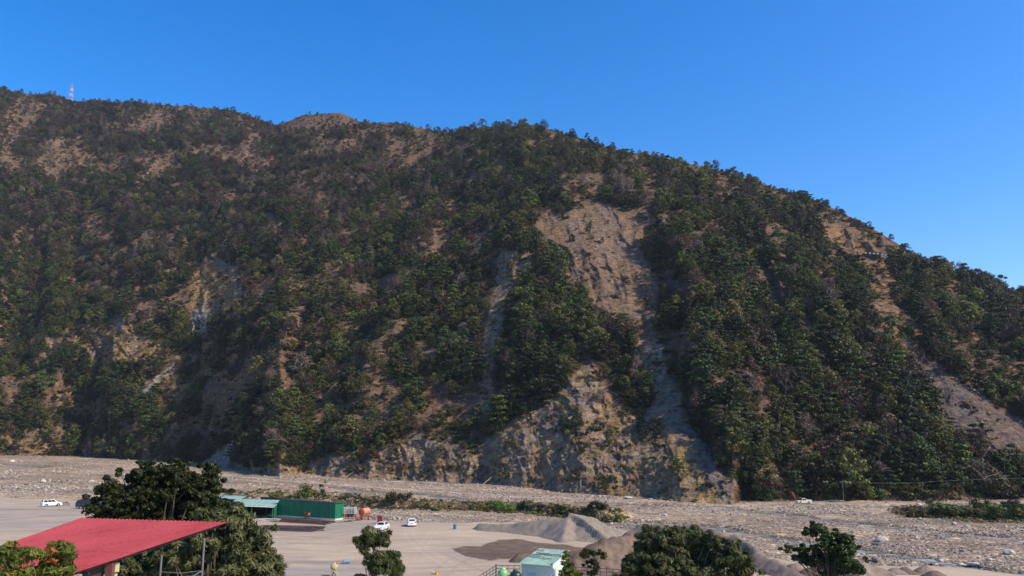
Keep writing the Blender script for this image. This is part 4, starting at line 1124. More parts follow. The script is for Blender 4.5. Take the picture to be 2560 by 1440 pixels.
SB = [(1000, 1262, 78, 24, 'olive', 'wide olive bush at the shed end of the riverside row'), (1052, 1268, 60, 14, 'mid', 'low green bush next to the wide olive bush'), (1105, 1271, 60, 14, 'olive', 'low olive bush in the middle of the low stretch'),
      (1150, 1273, 50, 12, 'straw', 'dry straw-coloured bush at the end of the low stretch'), (1205, 1275, 54, 22, 'olive', 'olive bush beside the bright green bush'), (1240, 1276, 42, 34, 'lime', 'bright green bush, brightest in the riverside row'),
      (1272, 1277, 44, 30, 'lime', 'second bright green bush touching the brightest one'), (1308, 1280, 48, 28, 'olive', 'olive bush after the two bright green bushes'), (1345, 1284, 44, 18, 'straw', 'thin dry bush in the gap of the row'),
      (1400, 1288, 46, 28, 'mid', 'dark bush standing just behind the sand pile crest'), (1447, 1290, 56, 30, 'dark', 'dark green bush right of the sand pile peak'), (1492, 1293, 56, 26, 'dark', 'dark bush second from the downstream end of the row'),
      (1540, 1297, 54, 26, 'olive', 'olive bush closing the downstream end of the row'), (618, 1246, 30, 10, 'mid', 'green tuft-like bush just above the pale shed roof'), (690, 1243, 44, 14, 'olive', 'olive bush behind the shed by its pale roof'),
      (730, 1247, 40, 10, 'mid', 'small green bush behind the long green wall'), (862, 1250, 34, 18, 'olive', 'olive bush by the far shed corner'), (898, 1246, 12, 15, 'mid', 'small upright bush between shed corner and row'),
      (2240, 1282, 46, 12, 'straw', 'dry straw bush at the tip of the roadside thicket'), (2300, 1285, 60, 22, 'olive', 'olive bush near the tip of the roadside thicket'), (2350, 1290, 64, 26, 'mid', 'green bush low in the roadside thicket'),
      (2392, 1284, 60, 28, 'dark', 'dark bush deep in the roadside thicket'), (2440, 1296, 62, 26, 'olive', 'olive bush at the gravel side of the thicket'), (2490, 1300, 66, 36, 'lime', 'yellow-green bush, largest of the roadside thicket'),
      (2545, 1300, 64, 34, 'mid', 'green bush at the far end of the roadside thicket'), (2530, 1272, 60, 20, 'dark', 'dark bush behind the yellow-green one'), (2452, 1272, 40, 26, 'dark', 'dark upright bush poking above the thicket'),
      (2325, 1262, 20, 14, 'dark', 'small dark bush between the dirt road and thicket'), (560, 1232, 30, 10, 'mid', 'low green bush beside the round tree on the gravel')]
for k, b_ in enumerate(SB):
    bush('riverside_bush', *b_[:5], b_[5], 'bushes along the river bank', seed=k, per=60 if b_[3] > 14 else 45)
# the wall of bushes along the foot of the hill by the road
for k in range(16):
    px = 1870 + k * 44 + (k % 3) * 9; kd = ['dark', 'mid', 'olive', 'dark', 'mid', 'lime'][(k * 5) % 6]
    wd = {'dark': 'dark green', 'mid': 'mid green', 'olive': 'olive', 'lime': 'bright green'}[kd]
    bush('roadside_bush', px, np.interp(px, [1860, 2200, 2560], [1249, 1249, 1246]) + (k % 2), 52 + (k * 7) % 22, 22 + (k * 11) % 16, kd,
         '%s bush at the hill foot behind the dirt road, %s from the left' % (wd, (['first'] + [o_.strip() for o_ in ORD[1:]])[k]), 'bushes along the foot of the hill', seed=60 + k, per=60)
for k, (px, py, wpx, hpx, lab) in enumerate([(762, 1248, 66, 44, 'wider light green sapling behind the green shed'), (808, 1250, 32, 54, 'narrower upright sapling behind the green shed')]):
    bush('sapling', px, py, wpx, hpx, 'lime', lab, None, per=46, n=14, cat='small tree', seed=90 + k)
# dry grass and weeds along the banks
nW = 5200
wx_ = rng.uniform(540, 2600, nW); wy_ = rng.uniform(1218, 1312, nW)
okw = (poly_mask(wx_, wy_, [(560, 1232), (700, 1222), (900, 1240), (1180, 1254), (1420, 1264), (1560, 1278), (1570, 1300), (1400, 1290), (1200, 1280), (1000, 1274), (860, 1278), (560, 1262)], 4) > rng.random(nW) * 1.2) | \
      (poly_mask(wx_, wy_, [(2230, 1268), (2400, 1262), (2620, 1262), (2620, 1308), (2450, 1308), (2240, 1288)], 4) > rng.random(nW))
wx_, wy_ = wx_[okw], wy_[okw]
a, b_, c_ = ghit(wx_, wy_); nW = len(a)
scatter('bank_grass', tufts, np.stack([a, b_, c_ - 0.05], 1), rng.choice([0, 0, 0, 1, 1, 3, 2], nW), rng.random(nW) * 6.28, 0.45 + 0.5 * rng.random(nW))

# ------------------------------------------------------------------ the big trees near the camera
def big_tree(name, label, Dh, base_px, blobs, mat, leaf, n_cl, per, trunk_r, seed, elong=1.6, droop=0.0, flat=0.6, clump=0.55, ground=0.0, second=None, trunk_mat=None, stem_top=None, cat='tree', up=0.35, limbs=0.35):
    """blobs: crown lobes as (px, py, half width px, half height px) seen from the camera at distance Dh, given their real size and depth"""
    rg = np.random.default_rng(seed)
    bx_, by_, _ = at_D(base_px, 1440, Dh); base = Vector((bx_, by_, ground))
    root = empty(name, base); tag(root, label, cat)
    S = Dh / F; cs, rs = [], []
    A_ = np.array([b[2] * b[3] for b in blobs], float); A_ /= A_.sum()
    for b in blobs:
        k = max(3, int(n_cl * b[2] * b[3] / sum(q[2] * q[3] for q in blobs)))
        dz = (b[4] if len(b) > 4 else rg.uniform(-0.4, 0.4)) * b[2] * S
        c = at_D(b[0], b[1], Dh) - base
        for _ in range(k):
            d = rg.normal(size=3); d /= np.linalg.norm(d); q = rg.random() ** 0.35
            dep = min(b[2], b[3] * 1.5)
            out = rg.random() < 0.28; e_ = rg.uniform(1.0, 1.18) if out else 0.84; q = 1.0 if out else q
            cs.append((c.x + d[0] * q * b[2] * S * e_, c.y + dz + d[1] * q * dep * S * e_, c.z + d[2] * q * b[3] * S * e_)); rs.append(clump * (rg.uniform(0.4, 0.65) if out else rg.uniform(0.65, 1.2)))
    mats = [mat] + ([second[0]] if second else [])
    v, f = leaf_cloud(cs, rs, per, leaf, rg, flat=flat, up=up, elong=elong, droop=droop)
    me = mesh_np('crown', v, f)
    for m_ in mats: me.materials.append(m_)
    if second:
        cl_ = np.repeat(rg.random(len(cs)) < second[1], per) & (rg.random(len(f)) < 0.85) | (rg.random(len(f)) < second[1] * 0.25)
        me.polygons.foreach_set('material_index', cl_.astype(np.int32))
    link('crown', me, None, root)
    t = MB()
    cen = np.mean(np.array(cs), 0); top = Vector(cen) if stem_top is None else (at_D(stem_top[0], stem_top[1], Dh) - base)
    fork = Vector((top.x * .75, top.y * .75, top.z * .72))
    mid_ = Vector((fork.x * .35 + 0.15, fork.y * .35, fork.z * .5))
    t.tube([(0, 0, -0.4), mid_, fork, top], [trunk_r * 1.15, trunk_r * .85, trunk_r * .7, trunk_r * .3], 9)
    for i, c_ in enumerate(cs):
        if rg.random() < limbs:
            s0 = mid_.lerp(fork, rg.uniform(0.5, 1.0)) if rg.random() < .6 else fork.lerp(top, rg.random() * .8)
            e = Vector(c_); m_ = s0.lerp(e, .55) + Vector((rg.normal() * .15, rg.normal() * .15, -0.12 * (e - s0).length + .1))
            t.tube([s0, m_, e], [trunk_r * .30, trunk_r * .18, trunk_r * .05], 5)
    t.build('trunk', trunk_mat or M_bark, root, sm=True)
    return root
M_fig = mat_leaf('fig_leaves', (0.020, 0.032, 0.007), (0.070, 0.088, 0.016), 0.22, 0.0, 1.4)
M_figy = mat_leaf('fig_leaves_yellowing', (0.07, 0.085, 0.012), (0.16, 0.16, 0.03), 0.35, 0.0, 1.4)
M_mango = mat_leaf('mango_leaves', (0.034, 0.042, 0.012), (0.110, 0.115, 0.038), 0.18, 0.0, 1.1)
M_mango2 = mat_leaf('mango_leaf_highlights', (0.075, 0.085, 0.030), (0.17, 0.165, 0.075), 0.2, 0.0, 1.1)  # paler yellow-olive clumps, sunlit highlights put into the leaf colour
M_neem = mat_leaf('slender_tree_leaves', (0.024, 0.036, 0.010), (0.075, 0.088, 0.024), 0.25, 0.0, 1.4)
M_deep = mat_leaf('deep_green_leaves', (0.014, 0.030, 0.007), (0.050, 0.088, 0.016), 0.2, 0.0, 1.4)
M_gold = mat_leaf('gold_green_leaves', (0.035, 0.055, 0.008), (0.12, 0.13, 0.02), 0.35, 0.0, 2.0)
M_red = mat_leaf('red_tinged_leaves', (0.16, 0.035, 0.02), (0.34, 0.11, 0.03), 0.35, 0.0, 2.0)
big_tree('fig_tree', 'tall round dark-leaved tree rising behind the red metal roof', 62, 392,
         [(385, 1225, 105, 58), (300, 1262, 66, 50), (275, 1225, 32, 26), (430, 1180, 52, 26), (350, 1185, 34, 22), (470, 1235, 78, 60), (520, 1200, 24, 26), (532, 1172, 14, 16), (500, 1275, 70, 50), (250, 1285, 36, 34), (400, 1290, 140, 40), (545, 1225, 14, 16)],
         M_fig, 0.21, 560, 72, 0.34, 201, elong=1.25, clump=0.44, second=(M_figy, 0.05), limbs=0.3)
big_tree('mango_tree', 'broad mango tree with drooping leaves growing under the red roof edge', 50, 560,
         [(560, 1300, 62, 34), (600, 1350, 70, 46), (500, 1352, 66, 44), (640, 1392, 56, 44), (560, 1400, 90, 50), (450, 1400, 60, 40), (380, 1425, 60, 30), (672, 1425, 34, 34), (540, 1450, 130, 34), (588, 1276, 18, 12), (650, 1345, 16, 16), (340, 1440, 50, 26), (335, 1405, 46, 26, 1.0), (280, 1420, 50, 34, 1.2)],
         M_mango, 0.20, 560, 74, 0.32, 202, elong=2.4, droop=0.9, clump=0.40, second=(M_mango2, 0.30), up=0.5)
big_tree('slender_tree', 'slender small tree with two leafy tiers in front of the white cars', 58, 926,
         [(932, 1345, 38, 26), (905, 1350, 20, 14), (955, 1360, 18, 12), (948, 1398, 36, 22), (985, 1392, 18, 14), (962, 1420, 34, 22), (990, 1425, 16, 18), (918, 1372, 12, 8), (932, 1415, 12, 14)],
         M_neem, 0.15, 120, 80, 0.10, 203, elong=3.0, droop=0.9, clump=0.38, stem_top=(935, 1345), second=(M_mango2, 0.06))
big_tree('treetop', 'bare tip of a small treetop at the lower edge below the slender tree', 58, 893, [(896, 1444, 18, 6)], M_neem, 0.16, 8, 60, 0.05, 204, elong=2.4, clump=0.22)
big_tree('mango_tree', 'dense round mango crown at the lower edge among the gravel heaps', 58, 1715,
         [(1700, 1360, 92, 36), (1640, 1345, 42, 24), (1705, 1335, 46, 18), (1625, 1395, 58, 40), (1720, 1405, 110, 40), (1820, 1385, 44, 32), (1855, 1412, 32, 30), (1595, 1425, 44, 26), (1720, 1440, 150, 34), (1615, 1322, 12, 10), (1768, 1350, 30, 22)],
         M_mango, 0.19, 600, 72, 0.34, 205, elong=2.4, droop=0.8, clump=0.38, up=0.5, second=(M_mango2, 0.07))
big_tree('dark_tree', 'slim dark-leaved tree with open branches over the low mounds', 66, 2062,
         [(2050, 1328, 30, 18), (2075, 1350, 46, 24), (2105, 1375, 36, 24), (2120, 1405, 34, 26), (1985, 1372, 30, 10), (2020, 1368, 24, 14), (2035, 1400, 40, 16), (2010, 1392, 22, 10), (2085, 1410, 40, 24), (2120, 1350, 20, 14), (2015, 1330, 10, 6), (2140, 1425, 14, 16)],
         M_deep, 0.16, 260, 66, 0.17, 206, elong=1.5, clump=0.33, flat=0.5, stem_top=(2070, 1345), limbs=0.6)
big_tree('young_tree', 'thin young tree with yellowish leaves touching the hut wall', 70, 1422, [(1415, 1388, 9, 12), (1418, 1408, 14, 14), (1420, 1430, 20, 14), (1440, 1436, 18, 8)], M_gold, 0.17, 40, 38, 0.05, 207, elong=1.6, clump=0.30, ground=0, stem_top=(1418, 1385), second=(M_fig, 0.3))
big_tree('young_tree', 'thin young tree with scattered leaves between hut and mango crown', 70, 1482, [(1480, 1382, 24, 8), (1505, 1390, 12, 8), (1460, 1388, 12, 8), (1482, 1412, 20, 14), (1478, 1430, 16, 10)], M_gold, 0.17, 44, 32, 0.05, 208, elong=1.6, clump=0.30, stem_top=(1484, 1380), second=(M_fig, 0.35))
big_tree('flame_tree', 'small tree with green and reddish leaves before the red roof', 26, 80,
         [(30, 1378, 34, 16), (70, 1385, 30, 12), (95, 1382, 20, 9), (150, 1372, 26, 14), (172, 1388, 14, 16), (130, 1408, 34, 12), (20, 1408, 32, 14), (110, 1432, 50, 12), (160, 1430, 26, 12), (10, 1440, 40, 12), (60, 1425, 30, 10)],
         M_gold, 0.085, 130, 62, 0.09, 209, elong=2.2, clump=0.17, second=(M_red, 0.07), ground=6, droop=0.3)
# ------------------------------------------------------------------ the air
hz = MB(); hz.box((-300, 900, 398), (5600, 5400, 820)); 
mh, th, bh, oh = new_mat('thin_haze'); th.nodes.remove(bh)
pv = N(th, 'ShaderNodeVolumePrincipled'); pv.inputs['Color'].default_value = (0.80, 0.88, 1.0, 1); pv.inputs['Density'].default_value = 0.000048; pv.inputs['Anisotropy'].default_value = 0.2
th.links.new(pv.outputs[0], oh.inputs['Volume'])
tag(hz.build('haze', mh), kind='stuff')
#@@PROPS
# ------------------------------------------------------------------ painted metal, glass and so on
M_white = mat_plain('white_car_paint', (0.74, 0.74, 0.70), 0.3, var=0.03, coat=0.4)
M_cream = mat_plain('cream_car_paint', (0.70, 0.66, 0.50), 0.4, var=0.05)
M_glass = mat_plain('dark_glass', (0.02, 0.024, 0.028), 0.08, spec=0.7, var=0.05)
M_tyre = mat_plain('tyre_rubber', (0.025, 0.025, 0.025), 0.85)
M_rim = mat_plain('wheel_rim', (0.42, 0.42, 0.42), 0.35, metal=0.6)
M_lamp = mat_plain('lamp_glass', (0.55, 0.55, 0.55), 0.15, spec=0.7)
M_tail = mat_plain('tail_lamp_red', (0.30, 0.02, 0.02), 0.25)
M_black = mat_plain('black_plastic', (0.03, 0.03, 0.03), 0.6)
M_blue = mat_plain('blue_plastic', (0.045, 0.12, 0.27), 0.45)
M_bluegrey = mat_plain('blue_grey_plastic', (0.16, 0.24, 0.36), 0.5)
M_steel = mat_plain('galvanised_steel', (0.17, 0.175, 0.18), 0.5, metal=0.3)
M_darksteel = mat_plain('dark_painted_steel', (0.035, 0.035, 0.04), 0.5)
M_concrete = mat_plain('concrete', (0.36, 0.33, 0.29), 0.9, var=0.2, bmp=0.3)
M_rust = mat_plain('rusty_steel', (0.110, 0.058, 0.040), 0.8, var=0.5, scale=1.2)
M_rust2 = mat_plain('dark_mill_steel', (0.062, 0.052, 0.052), 0.7, var=0.5, scale=1.2)
M_wood = mat_plain('weathered_wood', (0.40, 0.33, 0.25), 0.85, var=0.25)
M_brick = mat_plain('brick', (0.30, 0.15, 0.10), 0.9, var=0.25, scale=6)
M_sheetwhite = mat_plain('pale_sheet', (0.55, 0.52, 0.45), 0.7)
M_yellow = mat_plain('faded_yellow', (0.54, 0.43, 0.22), 0.6, var=0.15)
M_orange = mat_plain('faded_orange_paint', (0.42, 0.085, 0.035), 0.6, var=0.25, scale=1.5)
M_orangep = mat_plain('sun_bleached_orange_paint', (0.46, 0.22, 0.15), 0.65, var=0.2, scale=1.5)
M_maroon = mat_plain('maroon_paint', (0.19, 0.032, 0.028), 0.6, var=0.2)

def corrugated(mb, origin, u, v, nrm, L, Wd, pitch, depth, thick=0.004, mi=0, prof='trap', poly=None):
    """sheet spanning L along u (across the ribs) and Wd along v (along the ribs)"""
    o = Vector(origin); u = Vector(u).normalized(); v = Vector(v).normalized(); nrm = Vector(nrm).normalized()
    n = max(2, int(L / pitch)); xs = []
    for i in range(n):
        a = i * L / n; p = L / n
        if prof == 'trap': xs += [(a, 0), (a + p * .55, 0), (a + p * .65, depth), (a + p * .90, depth)]
        else: xs += [(a + p * k / 6, depth * 0.5 * (1 - math.cos(2 * math.pi * k / 6))) for k in range(6)]
    xs.append((L, 0))
    vs = []
    for x, h in xs:
        lo, hi = (0.0, Wd) if poly is None else poly(x)
        for q in (lo, hi): vs.append(o + u * x + v * q + nrm * h)
    fs = [(2 * i, 2 * i + 2, 2 * i + 3, 2 * i + 1) for i in range(len(xs) - 1)]
    mb.add(vs, fs, mi)

# ------------------------------------------------------------------ cars
def wheel_on(root, x, y, r, wd, side):
    t = MB(); t.lathe((x, y, r), [(r * .62, -wd / 2), (r * .96, -wd / 2), (r, -wd * .3), (r, wd * .3), (r * .96, wd / 2), (r * .62, wd / 2), (r * .62, -wd / 2)], 20, axis='y')
    ty = t.build('wheel', M_tyre, root, sm=False)
    m = MB(); m.lathe((x, y, r), [(0.001, side * wd * .36), (r * .22, side * wd * .40), (r * .30, side * wd * .30), (r * .58, side * wd * .34), (r * .63, side * wd * .44), (r * .63, -side * wd * .3), (0.001, -side * wd * .3)], 16, axis='y')
    for k in range(5):
        a = k * 1.2566; m.box((x + math.cos(a) * r * .4, y + side * wd * .40, r + math.sin(a) * r * .4), (r * .14, .02, r * .14))
    m.build('rim', M_rim, ty)
def arch_profile(pts_top, L, zs, wheels, r):
    """body side outline with round wheel openings along the sill"""
    low = []
    xs_ = sorted(wheels)
    low.append((-L / 2 + .08, zs))
    for wx_ in xs_:
        for k in range(9):
            a = math.pi - k * math.pi / 8
            low.append((wx_ + math.cos(a) * (r + .07), max(zs, r + math.sin(a) * (r + .07))))
    low.append((L / 2 - .08, zs))
    return low + pts_top[::-1]
def shell(mb, prof, W, mi=0, tuck=0.10):
    """body shell: side outline swept across the car, edges drawn in a little"""
    n = len(prof); ys = [(-W / 2 + .0, 1.0), (-W / 2, 1.0)]
    vs = []; rings = [(-W / 2 + tuck * .0, .965), (-W / 2 - 0.0, 1.0), (W / 2, 1.0)]
    cx = sum(p[0] for p in prof) / n; cz = sum(p[1] for p in prof) / n
    secs = [(-W / 2, .97), (-W / 2 + tuck, 1.0), (W / 2 - tuck, 1.0), (W / 2, .97)]
    for y, k in secs:
        vs += [(cx + (x - cx) * k, y, z if z < cz else cz + (z - cz) * (1 - (1 - k) * 2.0)) for x, z in prof]
    fs = []
    for s_ in range(3):
        for i in range(n): fs.append((s_ * n + i, s_ * n + (i + 1) % n, (s_ + 1) * n + (i + 1) % n, (s_ + 1) * n + i))
    mb.add(vs, fs, mi)
    # side faces, cut to quads from the belt line so that the arches stay open
    mb.add([vs[i] for i in range(n)], [tuple(range(n))[::-1]], mi); mb.add([vs[3 * n + i] for i in range(n)], [tuple(range(n))], mi)
def greenhouse(mb, base, top, zb, zt, Wb, Wt, mi=0):
    x0, x1 = base; u0, u1 = top
    vs = [(x0, -Wb / 2, zb), (x1, -Wb / 2, zb), (x1, Wb / 2, zb), (x0, Wb / 2, zb), (u0, -Wt / 2, zt - .03), (u1, -Wt / 2, zt - .03), (u1, Wt / 2, zt - .03), (u0, Wt / 2, zt - .03),
          (u0 + .12, -Wt / 2 + .12, zt), (u1 - .12, -Wt / 2 + .12, zt), (u1 - .12, Wt / 2 - .12, zt), (u0 + .12, Wt / 2 - .12, zt)]
    mb.add(vs, [(0, 1, 5, 4), (1, 2, 6, 5), (2, 3, 7, 6), (3, 0, 4, 7), (4, 5, 9, 8), (5, 6, 10, 9), (6, 7, 11, 10), (7, 4, 8, 11), (8, 9, 10, 11)], mi)
def pane(base, top, zb, zt, Wb, Wt, face, a0, a1, b0=0.1, b1=0.86, lift=0.012):
    """window on one greenhouse face; a0..a1 along the face, b0..b1 up"""
    x0, x1 = base; u0, u1 = top; m = MB()
    def P(a, b):
        if face in ('l', 'r'):
            s_ = 1 if face == 'l' else -1
            x = (x0 + (x1 - x0) * a) * (1 - b) + (u0 + (u1 - u0) * a) * b
            return Vector((x, s_ * ((Wb * (1 - b) + Wt * b) / 2 + lift), zb + (zt - zb) * b))
        s_ = 1 if face == 'f' else -1
        xx = (x1 * (1 - b) + u1 * b) if face == 'f' else (x0 * (1 - b) + u0 * b)
        w_ = (Wb * (1 - b) + Wt * b) * (a - .5)
        return Vector((xx + s_ * lift, w_, zb + (zt - zb) * b + lift * .5))
    q = [P(a0, b0), P(a1, b0), P(a1, b1), P(a0, b1)]
    inn = Vector((0, 0, -0.02))
    m.add(q + [p + (Vector((0, 0, zb)) - p).normalized() * .02 for p in q], [(0, 1, 2, 3), (3, 2, 1, 0), (0, 4, 5, 1), (1, 5, 6, 2), (2, 6, 7, 3), (3, 7, 4, 0)])
    return m
def car(kind, label, loc, rz, cat='car', name=None, scale=1.0, glass=None):
    root = empty(name or 'parked_car', loc, rz); root.scale = (scale,) * 3; tag(root, label, cat)
    G_ = glass or M_glass
    if kind == 'suv':
        L, W, r = 4.6, 1.82, .37; wf, wr = 1.42, -1.38
        top = [(-L / 2, .45), (-L / 2 - .02, .80), (-L / 2 + .03, 1.10), (1.15, 1.10), (1.65, 1.02), (2.12, .92), (L / 2, .70), (L / 2 + .02, .45)]
        base, tp, zb, zt = (-2.24, 1.15), (-2.0, .38), 1.08, 1.78; Wb, Wt = W - .06, W - .36; paint = M_white
    elif kind == 'hatch':
        L, W, r = 3.95, 1.7, .31; wf, wr = 1.22, -1.2
        top = [(-L / 2, .40), (-L / 2, .72), (-L / 2 + .06, .98), (.85, .98), (1.45, .88), (1.85, .74), (L / 2, .58), (L / 2, .40)]
        base, tp, zb, zt = (-1.86, .90), (-1.45, .18), .96, 1.50; Wb, Wt = W - .08, W - .42; paint = M_white
    elif kind == 'sedan':
        L, W, r = 4.3, 1.72, .31; wf, wr = 1.3, -1.28
        top = [(-L / 2, .42), (-L / 2, .78), (-L / 2 + .10, 1.00), (-1.35, 1.04), (.90, .98), (1.6, .88), (2.0, .74), (L / 2, .58), (L / 2, .40)]
        base, tp, zb, zt = (-1.55, .92), (-.90, .20), .98, 1.47; Wb, Wt = W - .08, W - .42; paint = M_white
    else:
        L, W, r = 4.9, 1.7, .36; wf, wr = 1.55, -1.45
        top = [(-L / 2, .50), (-L / 2, 1.05), (-.62, 1.05), (1.25, 1.05), (1.75, 1.00), (2.25, .93), (L / 2, .78), (L / 2, .45)]
        base, tp, zb, zt = (-.66, 1.28), (-.50, .62), 1.03, 1.72; Wb, Wt = W - .06, W - .32; paint = M_cream
    b = MB(); shell(b, arch_profile(top, L, .24, [wf, wr], r), W, tuck=.12); b.build('body', paint, root)
    c = MB(); greenhouse(c, base, tp, zb, zt, Wb, Wt); c.build('roof', paint, root)
    args = (base, tp, zb, zt, Wb, Wt)
    pane(*args, 'f', .08, .92).build('windscreen', G_, root); pane(*args, 'b', .10, .90, .18, .84).build('rear_window', G_, root)
    cuts = [(.06, .34), (.37, .64), (.67, .92)] if kind == 'suv' else ([(.10, .46), (.50, .90)])
    for f_ in ('l', 'r'):
        for a0, a1 in cuts: pane(*args, f_, a0, a1).build('side_window', G_, root)
    for x in (wf, wr):
        for s_ in (-1, 1): wheel_on(root, x, s_ * (W / 2 - .10), r, .2, s_)
    for s_ in (-1, 1):
        MB().box((L / 2 - .04, s_ * (W / 2 - .25), .68), (.12, .34, .15), bevel=.02).build('headlight', M_lamp, root)
        MB().box((-L / 2 + .02, s_ * (W / 2 - .15), .88), (.10, .18, .26 if kind != 'pickup' else .2), bevel=.02).build('tail_light', M_tail, root)
        MB().box((base[1] - .28, s_ * (W / 2 + .09), zb + .08), (.12, .18, .13), bevel=.02).build('wing_mirror', paint, root)
    MB().box((L / 2 - .01, 0, .50), (.08, .9, .16), bevel=.02).build('grille', M_black, root)
    MB().box((L / 2 + .02, 0, .36), (.12, W - .16, .20), bevel=.04).build('bumper', paint, root)
    MB().box((-L / 2 - .02, 0, .42), (.12, W - .16, .24), bevel=.04).build('bumper', paint, root)
    MB().box((-L / 2 - .035 if kind != 'suv' else -L / 2 - .05, 0, .72), (.02, .5, .13)).build('number_plate', M_sheetwhite, root)
    for s_ in (-1, 1):
        for xh in (base[1] - .75, base[0] + .75): MB().box((xh, s_ * (W / 2 + .012), .88), (.18, .03, .03)).build('door_handle', M_black if kind != 'pickup' else paint, root)
    if kind == 'pickup':
        m = MB()
        m.box((-1.56, -W / 2 + .04, 1.15), (1.72, .07, .22)); m.box((-1.56, W / 2 - .04, 1.15), (1.72, .07, .22)); m.box((-L / 2 + .04, 0, 1.15), (.07, W - .16, .22)); m.box((-.69, 0, 1.15), (.05, W - .16, .22))
        m.build('cargo_bed', paint, root)
        MB().box((-1.56, 0, 1.062), (1.66, W - .16, .02)).build('bed_floor', M_black, root)
    if kind == 'suv':
        for s_ in (-1, 1): MB().box((-.8, s_ * .62, 1.80), (1.9, .04, .05)).build('roof_rail', M_black, root)
    return root
p = gpt(128, 1266); car('suv', 'white SUV parked on the far open yard by a motorcycle', p, R(44))
p = gpt(1029, 1314.5); car('hatch', 'white car with silvery rear glass alone in mid yard', p, R(98), glass=mat_plain('tinted_reflecting_glass', (0.10, 0.12, 0.14), 0.15, spec=0.8))
p = gpt(954, 1325); car('sedan', 'white car half hidden behind the slender tree, by the maroon panel', p, R(-99))
p = gpt(2010, 1259); car('pickup', 'cream pickup with open bed driving on the dirt road', p, R(184), 'pickup', 'pickup_truck', 0.95)

# motorcycle beside the SUV
def motorcycle(loc, rz):
    root = empty('motorcycle', loc, rz); tag(root, 'dark motorcycle standing beside the white SUV', 'motorcycle')
    for x in (-.68, .68):
        m = MB(); n = 18
        for k in range(n):
            a0, a1 = 2 * math.pi * k / n, 2 * math.pi * (k + 1) / n
            m.tube([(x + .26 * math.cos(a0), 0, .3 + .26 * math.sin(a0)), (x + .26 * math.cos(a1), 0, .3 + .26 * math.sin(a1))], .055, 5)
        w_ = m.build('wheel', M_tyre, root)
        h = MB(); h.lathe((x, 0, .3), [(.001, -.06), (.06, -.06), (.06, .06), (.001, .06)], 10, axis='y')
        for k in range(6):
            a = k * math.pi / 3; h.tube([(x, 0, .3), (x + .23 * math.cos(a), 0, .3 + .23 * math.sin(a))], .008, 4)
        h.build('hub', M_rim, w_)
    f = MB(); f.tube([(-.68, .09, .3), (-.2, .06, .35), (.25, .04, .45), (.5, 0, .85)], .03, 6); f.tube([(-.3, 0, .7), (.2, 0, .75), (.5, 0, .85)], .035, 6); f.tube([(-.3, 0, .7), (-.2, 0, .35)], .03, 6)
    f.build('frame', M_darksteel, root)
    MB().box((.05, 0, .42), (.36, .24, .3), bevel=.05).build('engine', M_steel, root)
    MB().box((.18, 0, .86), (.46, .26, .22), bevel=.07).build('fuel_tank', mat_plain('maroon_tank', (.15, .03, .03), .3), root)
    MB().box((-.38, 0, .84), (.66, .26, .10), bevel=.04).build('seat', M_black, root)
    h = MB(); h.tube([(.68, 0, .3), (.52, 0, .92)], .035, 6); h.tube([(.5, 0, .9), (.42, -.34, 1.04)], .018, 5); h.tube([(.5, 0, .9), (.42, .34, 1.04)], .018, 5); h.build('handlebar', M_steel, root)
    MB().lathe((.60, 0, .9), [(.001, -.05), (.09, -.04), (.10, .04), (.001, .06)], 12, axis='x').build('headlight', M_lamp, root)
    MB().tube([(-.8, -.13, .38), (.1, -.13, .28)], .045, 7).build('exhaust', M_rim, root)
    m = MB(); m.tube([(-.95, 0, .52), (-.82, 0, .62), (-.62, 0, .64)], .06, 6); m.build('mudguard', M_black, root)
motorcycle(gpt(164, 1264), R(14))

# dark lorry body half hidden behind the fig tree
p = gpt(232, 1272)
root = empty('parked_lorry', p, R(-6)); tag(root, 'dark blue-grey lorry mostly hidden by the tall dark tree', 'lorry')
MB().box((0, 0, 1.55), (5.2, 2.2, 1.7), bevel=.05).build('cargo_box', mat_plain('dark_blue_tarpaulin', (.03, .036, .045), .7, bmp=.5), root)
m = MB(); m.prism([(-2.6, .5), (-3.9, .5), (-4.0, 1.3), (-3.55, 2.1), (-2.65, 2.2)], -1.05, 1.05); m.build('cab', mat_plain('dark_blue_cab', (.04, .05, .07), .5), root)
MB().box((-3.30, -1.062, 1.6), (.7, .02, .5)).build('side_window', M_glass, root)
MB().box((-1.0, 0, .62), (5.6, .9, .22)).build('chassis', M_black, root)
for x in (-3.2, .2, 1.5):
    for s_ in (-1, 1): wheel_on(root, x, s_ * .95, .45, .26, s_)

# ------------------------------------------------------------------ the green shed
def mat_sheet(name, col, rough=0.5, streak=0.25, rot=0.0):
    m, t, b, _ = new_mat(name)
    n1 = noise(t, coords(t, (1.2, 1.2, 0.15), rot=(0, 0, rot)), 1.2, 5, 0.6); n2 = noise(t, coords(t), 0.5, 4, 0.6)
    c = mixc(t, ramp(t, n1, [(0.35, tuple(k * (1 - streak) for k in col)), (0.65, tuple(min(1, k * (1 + streak)) for k in col))]), ramp(t, n2, [(0.35, (0.85, 0.85, 0.85)), (0.65, (1.1, 1.1, 1.1))]), 1.0, 'MULTIPLY')
    t.links.new(c, b.inputs['Base Color']); b.inputs['Roughness'].default_value = rough; b.inputs['Specular IOR Level'].default_value = 0.35
    return m
M_green = mat_sheet('green_painted_sheet', (0.008, 0.150, 0.068))
M_mint = mat_sheet('faded_mint_roof', (0.25, 0.37, 0.31), 0.6, 0.14)
A = gpt(672, 1290); B = gpt(838, 1300.5); 
u = (B - A); u.z = 0; Lw = u.length; u.normalize(); back = Vector((-u.y, u.x, 0)); 
if back.y < 0: back = -back
frontn = -back
root = empty('green_shed', A); tag(root, 'long green corrugated shed with a mint roofed open bay', 'shed')
HgtR, HgtL = 3.55, 3.9
m = MB()
